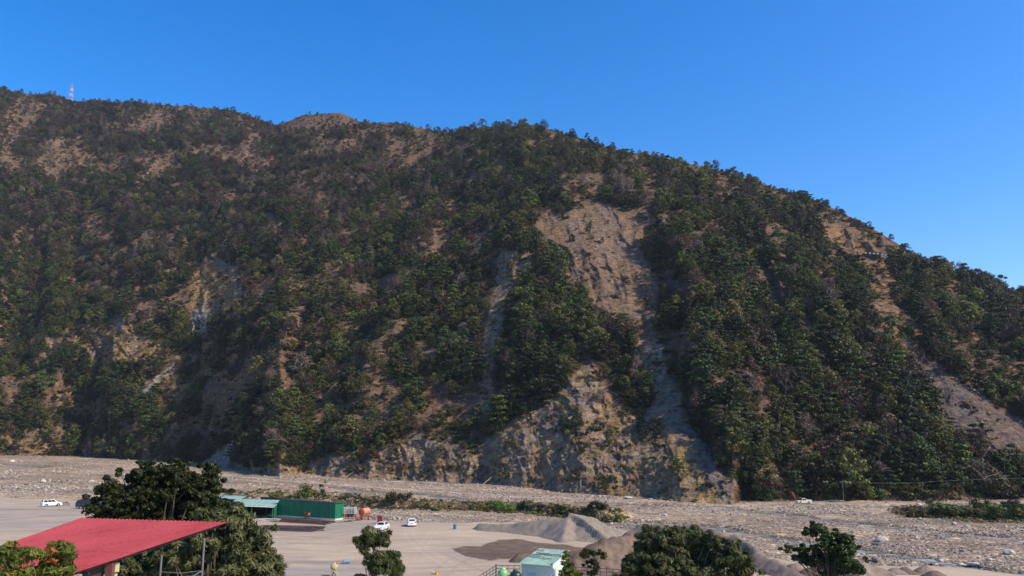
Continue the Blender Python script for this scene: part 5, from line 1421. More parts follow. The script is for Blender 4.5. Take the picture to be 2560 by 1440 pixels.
def wall_poly(x):   # left end is cut along the slope of the bay roof
    hi = 3.75 - 0.012 * x
    hi = min(hi, 0.45 + x * 1.02) if x < 3.4 else hi
    return (0.32, max(0.4, hi))
corrugated(m, (0, 0, 0), u, (0, 0, 1), frontn, Lw, 4, 0.34, 0.05, prof='trap', poly=wall_poly)
m.build('front_wall', M_green, root)
endd = (back * 1.0 + u * -0.02).normalized()
m = MB(); corrugated(m, u * Lw, endd, (0, 0, 1), Vector((endd.y, -endd.x, 0)), 2.8, 4, 0.34, 0.05, poly=lambda x: (0.32, 3.55 - .05 * x)); m.build('end_wall', M_green, root)
m = MB(); m.add([u * -0.2 + frontn * .1, u * (Lw + .1) + frontn * .1, u * (Lw + .1) + endd * 2.9, u * (Lw + .1) + endd * 2.9 + Vector((0, 0, .33)), u * (Lw + .1) + frontn * .1 + Vector((0, 0, .33)), u * -.2 + frontn * .1 + Vector((0, 0, .33)),
               u * -.2 + frontn * -.15 + Vector((0, 0, .33)), u * (Lw) + frontn * -.15 + Vector((0, 0, .33))], [(0, 1, 4, 5), (1, 2, 3, 4), (5, 4, 7, 6)]); m.build('plinth', mat_plain('pale_plinth', (.60, .56, .46), .8), root)
m = MB(); rz_ = Vector((0, 0, 1))
r0 = u * 2.2 + frontn * .35 + rz_ * 3.72; r1 = u * (Lw + .3) + frontn * .35 + rz_ * 3.58; r2 = r1 + back * 3.6 - rz_ * .3 - u * .2; r3 = r0 + back * 6.5 - rz_ * .45
m.add([r0, r1, r2, r3] + [q + rz_ * .09 for q in (r0, r1, r2, r3)], [(3, 2, 1, 0), (4, 5, 6, 7), (0, 1, 5, 4), (1, 2, 6, 5), (2, 3, 7, 6), (3, 0, 4, 7)]); m.build('main_roof', mat_plain('dark_sheet_roof', (.05, .055, .055), .7, var=.4), root)
m = MB(); bl = u * -9.0 + back * 6.0; m.add([bl, bl + u * 9.2, bl + u * 9.2 + rz_ * 3.4, bl + rz_ * 3.4, bl + u * 9.2 - back * 6.0, bl + u * 9.2 - back * 6.0 + rz_ * .5], [(0, 1, 2, 3)]); m.build('back_wall', mat_plain('dark_back_wall', (.05, .07, .05), .9), root)  # dark wall colour stands in for the shade at the back of the bay
# mint roof of the bay
Dm = math.hypot(A.x, A.y)
e0, e1 = at_D(568, 1262.5, Dm - 5.5) , at_D(685, 1267.5, Dm - 5.5)
k0, k1 = at_D(592, 1247, Dm + 4.5), at_D(709, 1250.5, Dm + 4.5)
zf = (e0.z + e1.z) / 2; zb_ = (k0.z + k1.z) / 2
e0, e1, k0, k1 = [q - A for q in (e0, e1, k0, k1)]
m = MB(); uu = (e1 - e0); vv = (k0 - e0); nn_ = uu.cross(vv).normalized()
if nn_.z < 0: nn_ = -nn_
n_ = 40; vs = []
for i in range(n_ + 1):
    for j in (0, 1):
        q = e0.lerp(e1, i / n_) if j == 0 else k0.lerp(k1, i / n_)
        vs.append(q + nn_ * (0.05 if i % 4 == 3 else 0.0))
fs = [(2 * i, 2 * i + 2, 2 * i + 3, 2 * i + 1) for i in range(n_)]
nb = len(vs); vs += [q - nn_ * .04 for q in vs]; fs += [tuple(nb + k for k in f[::-1]) for f in fs] + [(0, 2 * n_, nb + 2 * n_, nb), (1, nb + 1, nb + 2 * n_ + 1, 2 * n_ + 1)]
m.add(vs, fs); m.build('bay_roof', M_mint, root)
ea = e1.lerp(k1, .04) - rz_ * .1; ka = k1.lerp(e1, .02) - rz_ * .1; m = MB(); m.add([Vector((ea.x, ea.y, .1)), Vector((ka.x, ka.y, .1)), ka, ea], [(0, 1, 2, 3)]); m.build('side_wall', M_green, root)
ec = e0.lerp(k0, .04) - rz_ * .1; kc = k0.lerp(e0, .02) - rz_ * .1; m = MB(); m.add([Vector((ec.x, ec.y, 0)), Vector((kc.x, kc.y, 0)), kc, ec], [(0, 1, 2, 3)]); m.add([Vector((kc.x, kc.y, 0)), Vector((ka.x, ka.y, 0)), ka, kc], [(0, 1, 2, 3)]); m.build('inner_wall', mat_plain('inner_wall_painted_shade', (.03, .035, .03), .9), root)  # near-black colour paints the bay's inner shade onto these walls
m = MB(); m.tube([e0 - rz_ * .08, e1 - rz_ * .08], .07, 6); m.build('eave_beam', mat_plain('mint_trim', (.45, .55, .48), .6), root)
for q in (0.08, 0.52, 0.97):
    c_ = e0.lerp(e1, q) + (k0 - e0) * .04; MB().tube([(c_.x, c_.y, -.2), (c_.x, c_.y, c_.z - .1)], .06, 6).build('post', M_steel, root)
for q in (0.3, 0.75):
    c_ = e0.lerp(e1, q) + (k0 - e0) * .6; MB().tube([(c_.x, c_.y, -.2), (c_.x, c_.y, c_.z - .1)], .06, 6).build('post', M_steel, root)
# rear lean-to roof and the low frame before the dark bay
q0, q1 = at_D(500, 1244, Dm + 12), at_D(596, 1247.5, Dm + 8)
root2 = empty('rear_shed', q0 * 1.0); root2.location = (q0.x, q0.y, 0); tag(root2, 'low second shed with a pale mint roof edge behind the tall dark tree', 'shed')
m = MB(); a_ = Vector((0, 0, q0.z)); b2 = Vector((q1.x - q0.x, q1.y - q0.y, q1.z)); bk = Vector((0.1, 5, .25))
m.add([a_, b2, b2 + bk, a_ + bk] + [q - rz_ * .12 for q in (a_, b2, b2 + bk, a_ + bk)], [(0, 1, 2, 3), (4, 7, 6, 5), (0, 4, 5, 1), (1, 5, 6, 2), (2, 6, 7, 3), (3, 7, 4, 0)]); m.build('roof', M_mint, root2)
m = MB(); ah, bh = a_ + Vector((.3, .4, -.12)), b2 + Vector((-.3, .4, -.12)); m.add([Vector((ah.x, ah.y, -.3)), Vector((bh.x, bh.y, -.3)), bh, ah], [(0, 1, 2, 3)]); m.build('wall', mat_plain('dark_shed_wall', (.045, .05, .045), .9), root2)
# steel bars, boards, scrap
def bar_stack(label, pxa, pxb, rows, mats, hgt, seed):
    """pxa, pxb: left and right ends (px, py of near edge, py of far edge)"""
    rg = np.random.default_rng(seed); a0 = gpt(pxa[0], pxa[1]); a1 = gpt(pxa[0] + pxa[3], pxa[2]); b0 = gpt(pxb[0], pxb[1]); b1 = gpt(pxb[0] + pxb[3], pxb[2])
    root = empty('steel_bar_stack', (a0 + b1) / 2); tag(root, label, 'steel bars', 'stacks of steel bars before the shed'); o_ = (a0 + b1) / 2
    ms = [MB() for _ in mats]
    for i in range(rows):
        q = (i + rg.uniform(-.3, .3)) / rows; pa = a0.lerp(a1, q); pb = b0.lerp(b1, q)
        s0, s1 = rg.uniform(0, .12), rg.uniform(.88, 1.0); P0 = pa.lerp(pb, s0) - o_; P1 = pa.lerp(pb, s1) - o_
        lay_ = int(1 + hgt * math.sin(math.pi * min(1, max(0, q))) * 3 * rg.uniform(.5, 1))
        mi = 0 if rg.random() < .65 else len(mats) - 1
        for l in range(lay_):
            off = Vector((rg.normal() * .5, rg.normal() * .05, .06 + l * .12)); mid_ = (P0 + P1) / 2 + off + Vector((0, rg.normal() * .12, 0))
            ms[mi].tube([P0 + off, mid_, P1 + off + Vector((rg.normal() * .4, 0, 0))], .075, 5)
    for mb_, mt in zip(ms, mats):
        if mb_.v: mb_.build('bars', mt, root)
    return root
bar_stack('rusty brown stack of steel bars lying along the green wall', (676, 1304, 1295, 12), (824, 1313, 1303, 10), 34, [M_rust, mat_plain('rust_brown_steel', (.16, .075, .045), .85, var=.4)], 1.0, 3)
bar_stack('darker blackish stack of steel bars nearer the camera', (648, 1326, 1314, 8), (790, 1330, 1317, 22), 26, [M_rust2, M_rust], 1.2, 4)
def planks(label, px, py, spec, mat, name='plank_pile', seed=0):
    rg = np.random.default_rng(seed); p = gpt(px, py); m = MB()
    for k in range(spec[0]): m.box((rg.normal() * spec[3] * .4, rg.normal() * spec[3] * .6, .06 + .05 * k), (spec[1] * rg.uniform(.5, 1), spec[2], .05), rg.normal() * .35)
    o = m.build(name, mat); o.location = p; tag(o, label, 'boards'); return o
planks('pale boards lying loose at the near end of the brown bars', 682, 1303, (9, 4.6, .5, 2.2), M_sheetwhite, seed=5)
planks('broken pale sheets scattered by the brick-legged crate', 868, 1304, (12, 2.0, .5, 1.6), M_concrete, seed=6)
# crates on brick legs
p = gpt(866, 1297)
for k, (dx, lab) in enumerate(((-1.1, 'whitish latticed crate nearer the shed wall'), (0.95, 'whitish latticed crate on the side away from the shed'))):
    root = empty('crate', p + Vector((dx, 0.2 * k, 0)), R(-8)); tag(root, lab, 'crate', 'crates on brick legs')
    m = MB()
    for z in np.linspace(1.15, 2.35, 5):
        m.box((0, -.8, z), (1.9, .06, .12)); m.box((0, .8, z), (1.9, .06, .12)); m.box((-.95, 0, z), (.06, 1.6, .12)); m.box((.95, 0, z), (.06, 1.6, .12))
    for x in (-.92, -.3, .3, .92):
        for y in (-.84, .84): m.box((x, y, 1.75), (.08, .06, 1.3))
    m.build('slats', mat_plain('whitewashed_slats', (.52, .50, .45), .8), root)
    MB().box((0, 0, 1.10), (1.9, 1.6, .06)).build('floor', M_concrete, root)
    MB().box((0, 0, 1.6), (1.6, 1.4, .9), bevel=.05).build('contents', mat_plain('grey_sacks', (.30, .29, .27), .9, var=.3), root)
    for x in (-.8, 0, .8): MB().box((x, -.5, .5), (.34, .34, 1.12), bevel=.01).build('brick_leg', M_brick, root); MB().box((x, .5, .5), (.34, .34, 1.12), bevel=.01).build('brick_leg', M_brick, root)

# ------------------------------------------------------------------ water tanker, panel, barrels
p = gpt(911, 1300); root = empty('tanker_trailer', p, R(74)); tag(root, 'faded orange cylindrical tanker trailer parked beyond the shed', 'tanker trailer')
Lt, rt = 2.8, .70
m = MB(); m.lathe((0, 0, 1.75), [(rt, -Lt / 2), (rt + .03, -Lt / 2 + .05), (rt, -Lt / 2 + .1), (rt, 0), (rt + .02, .03), (rt, .06), (rt, Lt / 2)], 28, axis='x'); m.build('tank', M_orangep, root, sm=True)
m = MB(); m.lathe((0, 0, 1.75), [(.001, -Lt / 2 - .14), (rt * .6, -Lt / 2 - .10), (rt, -Lt / 2)], 28, axis='x'); m.lathe((0, 0, 1.75), [(rt, Lt / 2), (rt * .6, Lt / 2 + .1), (.001, Lt / 2 + .14)], 28, axis='x'); e_ = m.build('end_cap', M_orange, root, sm=True)
m = MB(); m.box((-Lt / 2 - .15, 0, 1.75), (.05, 1.5, .07)); m.box((-Lt / 2 - .15, 0, 1.75), (.05, .07, 1.5)); m.lathe((-Lt / 2 - .17, 0, 1.5), [(.001, -.05), (.16, -.05), (.16, .05)], 12, axis='x'); m.build('end_brace', M_orange, root)
m = MB(); m.box((0, -.45, .72), (4.6, .12, .16)); m.box((0, .45, .72), (4.6, .12, .16)); m.box((-1.6, 0, .72), (.12, .8, .14)); m.box((1.6, 0, .72), (.12, .8, .14)); m.tube([(2.3, .4, .7), (3.7, 0, .6)], .06, 6); m.tube([(2.3, -.4, .7), (3.7, 0, .6)], .06, 6); m.build('chassis', M_orange, root)
MB().tube([(-2.2, 0, .7), (-2.2, 0, .05)], .05, 6).build('rear_prop', M_orange, root)
m = MB(); m.lathe((-.2, 0, 2.68), [(.28, -.02), (.30, .14), (.34, .16), (.34, .20), (.001, .24)], 16); m.build('hatch_lid', M_orange, root)
for s_ in (-1, 1): wheel_on(root, .4, s_ * .82, .42, .24, s_)
p = gpt(949.5, 1309); root = empty('metal_cabinet', p, R(-4)); tag(root, 'maroon upright metal cabinet standing right behind a white car', 'cabinet')
MB().box((0, 0, .78), (.98, .45, 1.5), bevel=.02).build('carcass', M_maroon, root)
for s_ in (-1, 1):
    d_ = MB().box((s_ * .24, -.235, .78), (.46, .02, 1.4)).build('door', M_maroon, root); MB().box((s_ * .05, -.255, .8), (.03, .03, .18)).build('handle', M_steel, d_)
for x in (-.42, .42):
    MB().box((x, 0, .02), (.06, .4, .08)).build('foot', M_darksteel, root)
def barrel(label, p, mat, lying=None):
    root = empty('barrel', p); tag(root, label, 'barrel')
    prof = [(.001, 0), (.27, 0), (.29, .02), (.285, .28), (.30, .30), (.285, .32), (.285, .58), (.30, .60), (.285, .62), (.29, .87), (.27, .89), (.25, .87), (.001, .87)]
    MB().lathe((0, 0, 0), prof, 22).build('drum_body', mat, root, sm=False)
    m = MB(); m.lathe((.13, 0, .87), [(.045, 0), (.045, .03), (.001, .03)], 10); m.lathe((-.13, 0, .87), [(.03, 0), (.03, .03), (.001, .03)], 10); m.build('bung', M_black, root)
    if lying is not None: root.rotation_euler = (0, R(90), lying); root.location = p + Vector((-.4 * math.cos(lying), -.4 * math.sin(lying), .28))
    return root
barrel('blue plastic barrel standing upright alone in the yard', gpt(1137, 1323), M_blue)
barrel('blue-grey barrel lying on its side near the lower edge', gpt(865, 1409), M_bluegrey, R(20))
# yellow mixer drum and small yellow bucket
p = gpt(835, 1440); root = empty('concrete_mixer', p, R(20)); tag(root, 'cream-yellow concrete mixer drum at the lower edge of the yard', 'concrete mixer')
m = MB(); m.lathe((0, 0, 0), [(.001, -.45), (.30, -.42), (.45, -.20), (.46, .05), (.30, .45), (.24, .52), (.22, .50), (.28, .42), (.42, .05)], 20); o_ = m.build('drum', M_yellow, root, sm=True); o_.location = (0, 0, 1.15); o_.rotation_euler = (R(20), R(42), 0)
m = MB()
for s_ in (-1, 1): m.tube([(s_ * .1 - .5, s_ * .5, 0), (0, s_ * .5, 1.1), (.5, s_ * .5, 0)], .035, 6)
m.tube([(-.6, 0, .3), (.6, 0, .3)], .04, 6); m.build('stand', M_yellow, root)
wheel_on(root, -.1, -.56, .22, .1, -1); wheel_on(root, -.1, .56, .22, .1, 1)
p = gpt(1091, 1437); root = empty('bucket', p); tag(root, 'small yellow bucket on the sand at the lower edge', 'bucket')
MB().lathe((0, 0, 0), [(.001, 0), (.14, 0), (.19, .34), (.20, .35), (.17, .34), (.13, .03), (.001, .03)], 16).build('pail', mat_plain('orange_yellow_plastic', (.65, .33, .05), .5), root)
m = MB(); m.tube([(.19 * math.cos(a), .03, .33 + .2 * math.sin(a)) for a in np.linspace(0, math.pi, 9)], .008, 4); m.build('handle', M_steel, root)
planks('small pale board beside the yellow bucket', 1084, 1433, (3, .5, .2, .3), M_sheetwhite, seed=9)

# ------------------------------------------------------------------ two people before the green wall
def skin_obj(name, nodes, edges, mat, parent, levels=1, rootv=0):
    me = bpy.data.meshes.new(name); me.from_pydata([n[0] for n in nodes], edges, []); me.materials.append(mat)
    o = link(name, me, None, parent)
    o.modifiers.new('skin', 'SKIN'); 
    for i, n in enumerate(nodes):
        r_ = n[1] if isinstance(n[1], tuple) else (n[1], n[1]); me.skin_vertices[0].data[i].radius = r_
    me.skin_vertices[0].data[rootv].use_root = True
    sb = o.modifiers.new('smooth', 'SUBSURF'); sb.levels = levels; sb.render_levels = levels
    return o
M_skin = mat_plain('brown_skin', (0.17, 0.085, 0.05), 0.6); M_hair = mat_plain('black_hair', (0.012, 0.010, 0.010), 0.7)
def person(label, loc, rz, shirt, legs, pose=0):
    root = empty('person', loc, rz); tag(root, label, 'person', 'workers before the green wall')
    # faces -Y; z up; about 1.68 m
    P = []; E = []
    def nd(p, r): P.append((p, r)); return len(P) - 1
    def ch(a, pts):
        for p, r in pts:
            b = nd(p, r); E.append((a, b)); a = b
        return a
    pel = nd((0, 0, .90), (.145, .10)); ch_ = ch(pel, [((0, .01, 1.08), (.13, .095)), ((0, .015, 1.28), (.165, .11)), ((0, .01, 1.40), (.12, .08))])
    neck = ch(ch_, [((0, 0, 1.46), .055), ((0, -.01, 1.52), (.065, .075)), ((0, -.015, 1.59), (.078, .095)), ((0, -.01, 1.66), (.06, .075))])
    arms = []
    for s_ in (-1, 1):
        bend = -.12 if pose else -.03
        sh = ch(ch_, [((s_ * .18, .01, 1.37), .055), ((s_ * .23, .03, 1.12), .042), ((s_ * .22, bend - .05, .92 if not pose else 1.0), .030), ((s_ * .21, bend - .08, .84 if not pose else .95), (.022, .032))])
        w3 = Vector(P[sh][0])
        for k in range(4):
            L_ = (.06, .072, .068, .052)[k]; q = w3 + Vector((s_ * .004, -.028 + k * .018, -.03))
            ch(sh, [(tuple(q), .0095), (tuple(q + Vector((-s_ * .006, -.004, -L_ * .6))), .0085), (tuple(q + Vector((-s_ * .02, -.008, -L_))), .007)])
        ch(sh, [(tuple(w3 + Vector((-s_ * .02, -.035, -.012))), .010), (tuple(w3 + Vector((-s_ * .03, -.05, -.045))), .008)])
        ch(pel, [((s_ * .09, 0, .84), .085), ((s_ * .10, -.02, .48), .056), ((s_ * .11, .01, .10), .038), ((s_ * .11, .0, .045), .04), ((s_ * .115, -.13, .035), .032)])
    skin_obj('body', P, E, M_skin, root, 1)
    S = [((0, 0, .86), (.155, .115)), ((0, .01, 1.08), (.145, .11)), ((0, .015, 1.28), (.178, .122)), ((0, .01, 1.41), (.125, .085)), ((-.19, .01, 1.37), .068), ((-.235, .03, 1.15), .058), ((.19, .01, 1.37), .068), ((.235, .03, 1.15), .058)]
    skin_obj('shirt', S, [(0, 1), (1, 2), (2, 3), (2, 4), (4, 5), (2, 6), (6, 7)], shirt, root, 1)
    T = [((0, 0, .90), (.15, .11)), ((-.09, 0, .82), .098), ((-.10, -.02, .48), .072), ((-.11, .01, .14), .056), ((.09, 0, .82), .098), ((.10, -.02, .48), .072), ((.11, .01, .14), .056)]
    skin_obj('trousers', T, [(0, 1), (1, 2), (2, 3), (0, 4), (4, 5), (5, 6)], legs, root, 1)
    m = MB(); m.lathe((0, .012, 1.60), [(.088, -.01), (.098, .04), (.085, .09), (.05, .118), (.001, .125)], 14); m.build('hair', M_hair, root, sm=True)
    f = MB()
    for s_ in (-1, 1): f.box((s_ * .03, -.108, 1.595), (.022, .012, .010))
    f.build('eyes', mat_plain('eye_white', (.5, .48, .45), .3), root)
    MB().prism([(-.012, 1.555), (.012, 1.555), (.006, 1.60), (-.006, 1.60)], -.128, -.10).build('nose', M_skin, root)
    MB().box((0, -.103, 1.535), (.045, .012, .010)).build('mouth', mat_plain('lips', (.18, .06, .05), .5), root)
    for s_ in (-1, 1): MB().box((s_ * .083, 0, 1.585), (.016, .035, .055), bevel=.006).build('ear', M_skin, root)
    for s_ in (-1, 1): MB().box((s_ * .113, -.05, .035), (.085, .25, .07), bevel=.02).build('shoe', M_black, root)
    return root
M_or = mat_plain('orange_red_shirt', (.48, .075, .03), .8); M_or2 = mat_plain('red_orange_shirt', (.55, .13, .04), .8); M_tr = mat_plain('dark_trousers', (.035, .03, .035), .85)
M_tr2 = mat_plain('brown_red_trousers', (.16, .045, .03), .85)
pw = gpt(763, 1297.5); person('person in an orange-red shirt standing at the green wall, left of the pair', pw, R(-12), M_or, M_tr2, 1)
pw = gpt(771.5, 1299.5); person('person in orange shirt and dark trousers, the nearer of the pair by the wall', pw, R(18), M_or2, M_tr, 0)

# ------------------------------------------------------------------ terrace block, hut, tanks and railing
TZ = 3.86
root = empty('terrace_building', (3.8, 69.5, 0)); tag(root, 'flat concrete terrace block under the hut and railing', 'building')
MB().box((0, 0, (TZ - .3) / 2), (14.2, 12.6, TZ - .3)).build('walls', mat_plain('pale_render', (.45, .42, .37), .85, bmp=.3), root)
MB().box((0, 0, TZ - .15), (14.6, 13.0, .3), bevel=.03).build('roof_slab', M_concrete, root)
M_hutw = mat_plain('pale_mint_wall', (.52, .60, .54), .8, var=.06, scale=1.5); M_hutr = mat_sheet('teal_roof_sheet', (.24, .37, .30), .5, .2)
fl = at_D(1303.5, 1403, 71.5); fr = at_D(1378, 1413, 70.3)
uu = Vector((fr.x - fl.x, fr.y - fl.y, 0)); wf_ = uu.length; uu.normalize(); bb = Vector((-uu.y, uu.x, 0))
root = empty('utility_hut', (fl.x, fl.y, TZ)); tag(root, 'small pale mint hut with teal sheet roof on the terrace', 'hut')
h1 = (fl.z + fr.z) / 2 - TZ; dp = 3.6; h2 = h1 + 0.62
o0 = Vector((0, 0, 0)); 
m = MB(); q = [o0, uu * wf_, uu * wf_ + bb * dp, bb * dp]; tz_ = [h1 - .1, h1 - .1, h2 - .1, h2 - .1]
m.add(q + [a + Vector((0, 0, z)) for a, z in zip(q, tz_)], [(0, 1, 5, 4), (1, 2, 6, 5), (2, 3, 7, 6), (3, 0, 4, 7)]); m.build('walls', M_hutw, root)
m = MB(); vdir = (bb * dp + Vector((0, 0, h2 - h1))).normalized(); nrm = uu.cross(vdir).normalized()
corrugated(m, uu * -.12 - vdir * .42 + Vector((0, 0, h1 + .0)), uu, vdir, nrm, wf_ + .24, dp + .75, .24, .035, prof='trap'); m.build('roof', M_hutr, root)
m = MB(); rg = np.random.default_rng(3)
for k in range(7):
    a_ = uu * rg.uniform(.4, wf_ - .3) + vdir * (1.6 + rg.uniform(-.8, 1.6)) + Vector((0, 0, h1 + .12)); m.box(a_, (rg.uniform(.5, 1.8), .10, .07), math.atan2(uu.y, uu.x) + rg.normal() * .25)
m.build('roof_battens', M_wood, root)
m = MB(); m.tube([uu * (wf_ - .28) - bb * .06 + Vector((0, 0, .1)), uu * (wf_ - .28) - bb * .06 + Vector((0, 0, 1.5)), uu * (wf_ - .22) - bb * .06 + Vector((0, 0, 1.62))], .03, 6); m.tube([uu * (wf_ - .28) - bb * .06 + Vector((0, 0, 1.15)), uu * (wf_ + .1) - bb * .06 + Vector((0, 0, 1.15)), uu * (wf_ + .05) + bb * 2.2 + Vector((0, 0, 1.15))], .022, 6); m.build('water_pipe', mat_plain('white_pipe', (.7, .7, .66), .5), root)
MB().box(uu * 1.0 - bb * .03 + Vector((0, 0, 1.0)), (.85, .05, 1.95), math.atan2(uu.y, uu.x)).build('door', mat_plain('mint_door', (.40, .52, .46), .6), root)
def tank(label, px, py, Dh, r_, mat, lidm):
    q = at_D(px, py, Dh); root = empty('water_tank', (q.x, q.y, TZ)); tag(root, label, 'water tank', 'rooftop water tanks'); h = q.z - TZ
    MB().lathe((0, 0, 0), [(.001, 0), (r_, 0), (r_, h * .30), (r_ * 1.02, h * .32), (r_, h * .36), (r_, h * .58), (r_ * 1.02, h * .60), (r_, h * .70), (r_ * .99, h * .78), (r_ * .93, h * .85), (r_ * .78, h * .91), (r_ * .50, h * .95), (.001, h * .95)], 26).build('tank_body', mat, root, sm=True)
    MB().lathe((0, 0, h * .93), [(r_ * .42, 0), (r_ * .42, h * .05), (r_ * .36, h * .07), (.001, h * .07)], 18).build('lid', lidm, root)
    m = MB(); m.tube([(-r_ - .06, -.1, 0), (-r_ - .06, -.1, h * .8), (-r_ * .5, -.1, h * .9)], .025, 6); m.build('inlet_pipe', mat_plain('white_inlet', (.6, .62, .58), .5), root)
tank('bright green plastic water tank beside the mint hut', 1258, 1419, 70, .47, mat_plain('bright_green_plastic', (.20, .42, .17), .35), mat_plain('pale_green_lid', (.35, .62, .30), .35))
tank('dark green-black water tank against the mint hut', 1289, 1424.5, 69.5, .54, mat_plain('dark_green_plastic', (.012, .035, .03), .4), mat_plain('black_lid', (.03, .04, .04), .4))
def railing(label, pts, nposts):
    o = Vector((pts[0][0], pts[0][1], TZ)); root = empty('railing', o); tag(root, label, 'railing')
    P = [Vector((p[0], p[1], TZ)) - o for p in pts]; H = 1.15
    for k in (1.12, .82, .52, .22):
        MB().tube([p + Vector((0, 0, k)) for p in P], .028, 5).build('rail', M_darksteel, root)
    for (a, b), n in zip(zip(P[:-1], P[1:]), nposts):
        for i in range(n + (1 if b is P[-1] else 0)):
            c_ = a.lerp(b, i / n); w_ = .055 if i == 0 else .024
            MB().box(c_ + Vector((0, 0, .58)), (w_ * 2, w_ * 2, 1.16 + (.1 if i == 0 else 0))).build('post', M_darksteel, root)
def dz(px, py, z):   # point of the sight line at height z
    t_ = float(te_of(px, py)); return at_D(px, py, (z - CAMZ) / t_)
c1 = dz(1240, 1412.5, TZ + 1.15); c0 = dz(1211, 1431, TZ + 1.15); c2 = dz(1300, 1413.5, TZ + 1.15)
c0 = c1 + (c0 - c1) * 1.9
railing('dark railing around the water tanks, ending at the hut', [(c0.x, c0.y), (c1.x, c1.y), (c2.x, c2.y)], [7, 4])
c3 = dz(1408, 1415, TZ + 1.15); c4 = dz(1548, 1423, TZ + 1.15)
railing('dark railing between the hut and the round mango crown', [(c3.x, c3.y), (c4.x, c4.y)], [9])

# ------------------------------------------------------------------ the red metal roof and what is under it
DA = 43.0
A = at_D(200, 1296, DA); RN = Vector((-.15, -.22, 1.0)); CAMV = Vector((0, 0, CAMZ))
def on_roof(px, py):
    d = Vector([float(k) for k in px_dir(px, py)]); return CAMV + d * (RN.dot(A - CAMV) / RN.dot(d))
B = on_roof(575, 1307); dA = (on_roof(0, 1366) - A).normalized(); dB = (on_roof(180, 1437) - B).normalized(); nr_ = RN.normalized()
root = empty('open_building', (A.x, A.y, 0)); tag(root, 'open-sided building under a big red corrugated metal roof', 'building')
o_ = Vector((A.x, A.y, 0)); uA = (B - A); LA = uA.length; uA.normalize()
def RP(q, s_, dn=0.0): return A.lerp(B, q) + dA.lerp(dB, q).normalized() * s_ - nr_ * dn - o_
m_, t, b, _ = new_mat('red_painted_sheet'); n1 = noise(t, coords(t, (1, 1, 1)), .35, 5, .6); n2 = noise(t, coords(t), 3.0, 5, .7)
c_ = mixc(t, ramp(t, n1, [(.35, (.295, .044, .052)), (.65, (.365, .062, .072))]), ramp(t, n2, [(.3, (.93, .93, .93)), (.7, (1.05, 1.05, 1.05))]), 1.0, 'MULTIPLY')
t.links.new(c_, b.inputs['Base Color']); b.inputs['Roughness'].default_value = .75; b.inputs['Specular IOR Level'].default_value = .12; M_redroof = m_
st_ = noise(t, coords(t, (.25, 3.0, 1), rot=(0, 0, R(18))), 1.6, 6, .7)
t.links.new(mixc(t, c_, ramp(t, st_, [(.30, (.62, .60, .60)), (.44, (.96, .96, .96)), (.62, (1.0, 1.0, 1.0)), (.74, (1.12, 1.2, 1.2))]), 1.0, 'MULTIPLY'), b.inputs['Base Color'])
m = MB(); nrib = int(LA / .26); LR = 16.0
for k, (s0, s1) in enumerate([(0, 3.6), (3.48, 7.2), (7.08, 10.8), (10.68, LR)]):
    vs = []
    for i in range(nrib):
        for f_, h_ in ((0, 0), (.55, 0), (.66, .045), (.90, .045)):
            q = (i + f_) / nrib; vs += [RP(q, s0, .014 * k - h_), RP(q, s1, .014 * k - h_)]
    m.add(vs, [(2 * i, 2 * i + 1, 2 * i + 3, 2 * i + 2) for i in range(len(vs) // 2 - 1)])
m.build('roof_sheets', M_redroof, root)
m = MB()
for q in np.linspace(.03, .95, 6): m.tube([RP(q, .1, .12), RP(q, LR - .2, .12)], .03, 5)
for s0 in (0.12, 2.6, 5.2, 7.8, 10.4, 13.0): m.tube([RP(0, s0, .18), RP(.985, s0, .18)], .035, 5)
m.build('roof_frame', M_darksteel, root)
def s_at(px_, q=1.0):
    lo, hi = 0.0, LR
    for _ in range(40):
        mm = (lo + hi) / 2; P_ = RP(q, mm) + o_; x_p = float(to_px(P_.x, P_.y, P_.z)[0])
        if x_p > px_: lo = mm
        else: hi = mm
    return lo
def under(q, s0, drop=0.10):
    return RP(q, s0, drop)
S1 = s_at(292); S2 = s_at(232); S3 = s_at(222)
for q, s0 in ((.96, S1), (.96, LR - .5), (.06, S1), (.06, LR - .5)):
    t_ = under(q, s0); MB().box((t_.x, t_.y, t_.z / 2), (.26, .26, t_.z)).build('column', mat_plain('brown_red_column', (.13, .05, .035), .7), root)
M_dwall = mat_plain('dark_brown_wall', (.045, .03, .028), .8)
def wall_seg(name, q0, s0, q1, s1, z0, mat, out=0.0, hi=None, th=.15):
    a, b_ = under(q0, s0), under(q1, s1); d = (b_ - a); d.z = 0; d.normalize(); n__ = Vector((-d.y, d.x, 0)); 
    if n__.y > 0: n__ = -n__
    a = a + n__ * out; b_ = b_ + n__ * out; ah = a.z if hi is None else hi; bh = b_.z if hi is None else hi
    m = MB(); pts = [Vector((a.x, a.y, z0)), Vector((b_.x, b_.y, z0)), Vector((b_.x, b_.y, bh)), Vector((a.x, a.y, ah))]
    m.add(pts + [p_ - n__ * th for p_ in pts], [(0, 1, 2, 3), (7, 6, 5, 4), (0, 4, 5, 1), (1, 5, 6, 2), (2, 6, 7, 3), (3, 7, 4, 0)]); return m.build(name, mat, root)
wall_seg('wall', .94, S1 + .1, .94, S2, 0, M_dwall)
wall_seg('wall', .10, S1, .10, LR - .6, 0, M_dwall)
zt_ = under(.94, S3).z - .05
wn = wall_seg('window', .94, S3, .94, LR - .6, zt_ - 1.0, mat_plain('sky_blue_shutter', (.17, .21, .27), .5), 0, zt_ - .12)
for k in range(4): wall_seg('window_bar', .94, S3 + .5 * k, .94, S3 + .5 * k + .07, zt_ - 1.0, M_darksteel, .03, zt_ - .10)
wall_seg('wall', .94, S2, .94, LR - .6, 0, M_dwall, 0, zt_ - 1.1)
zz = under(.94, S1).z
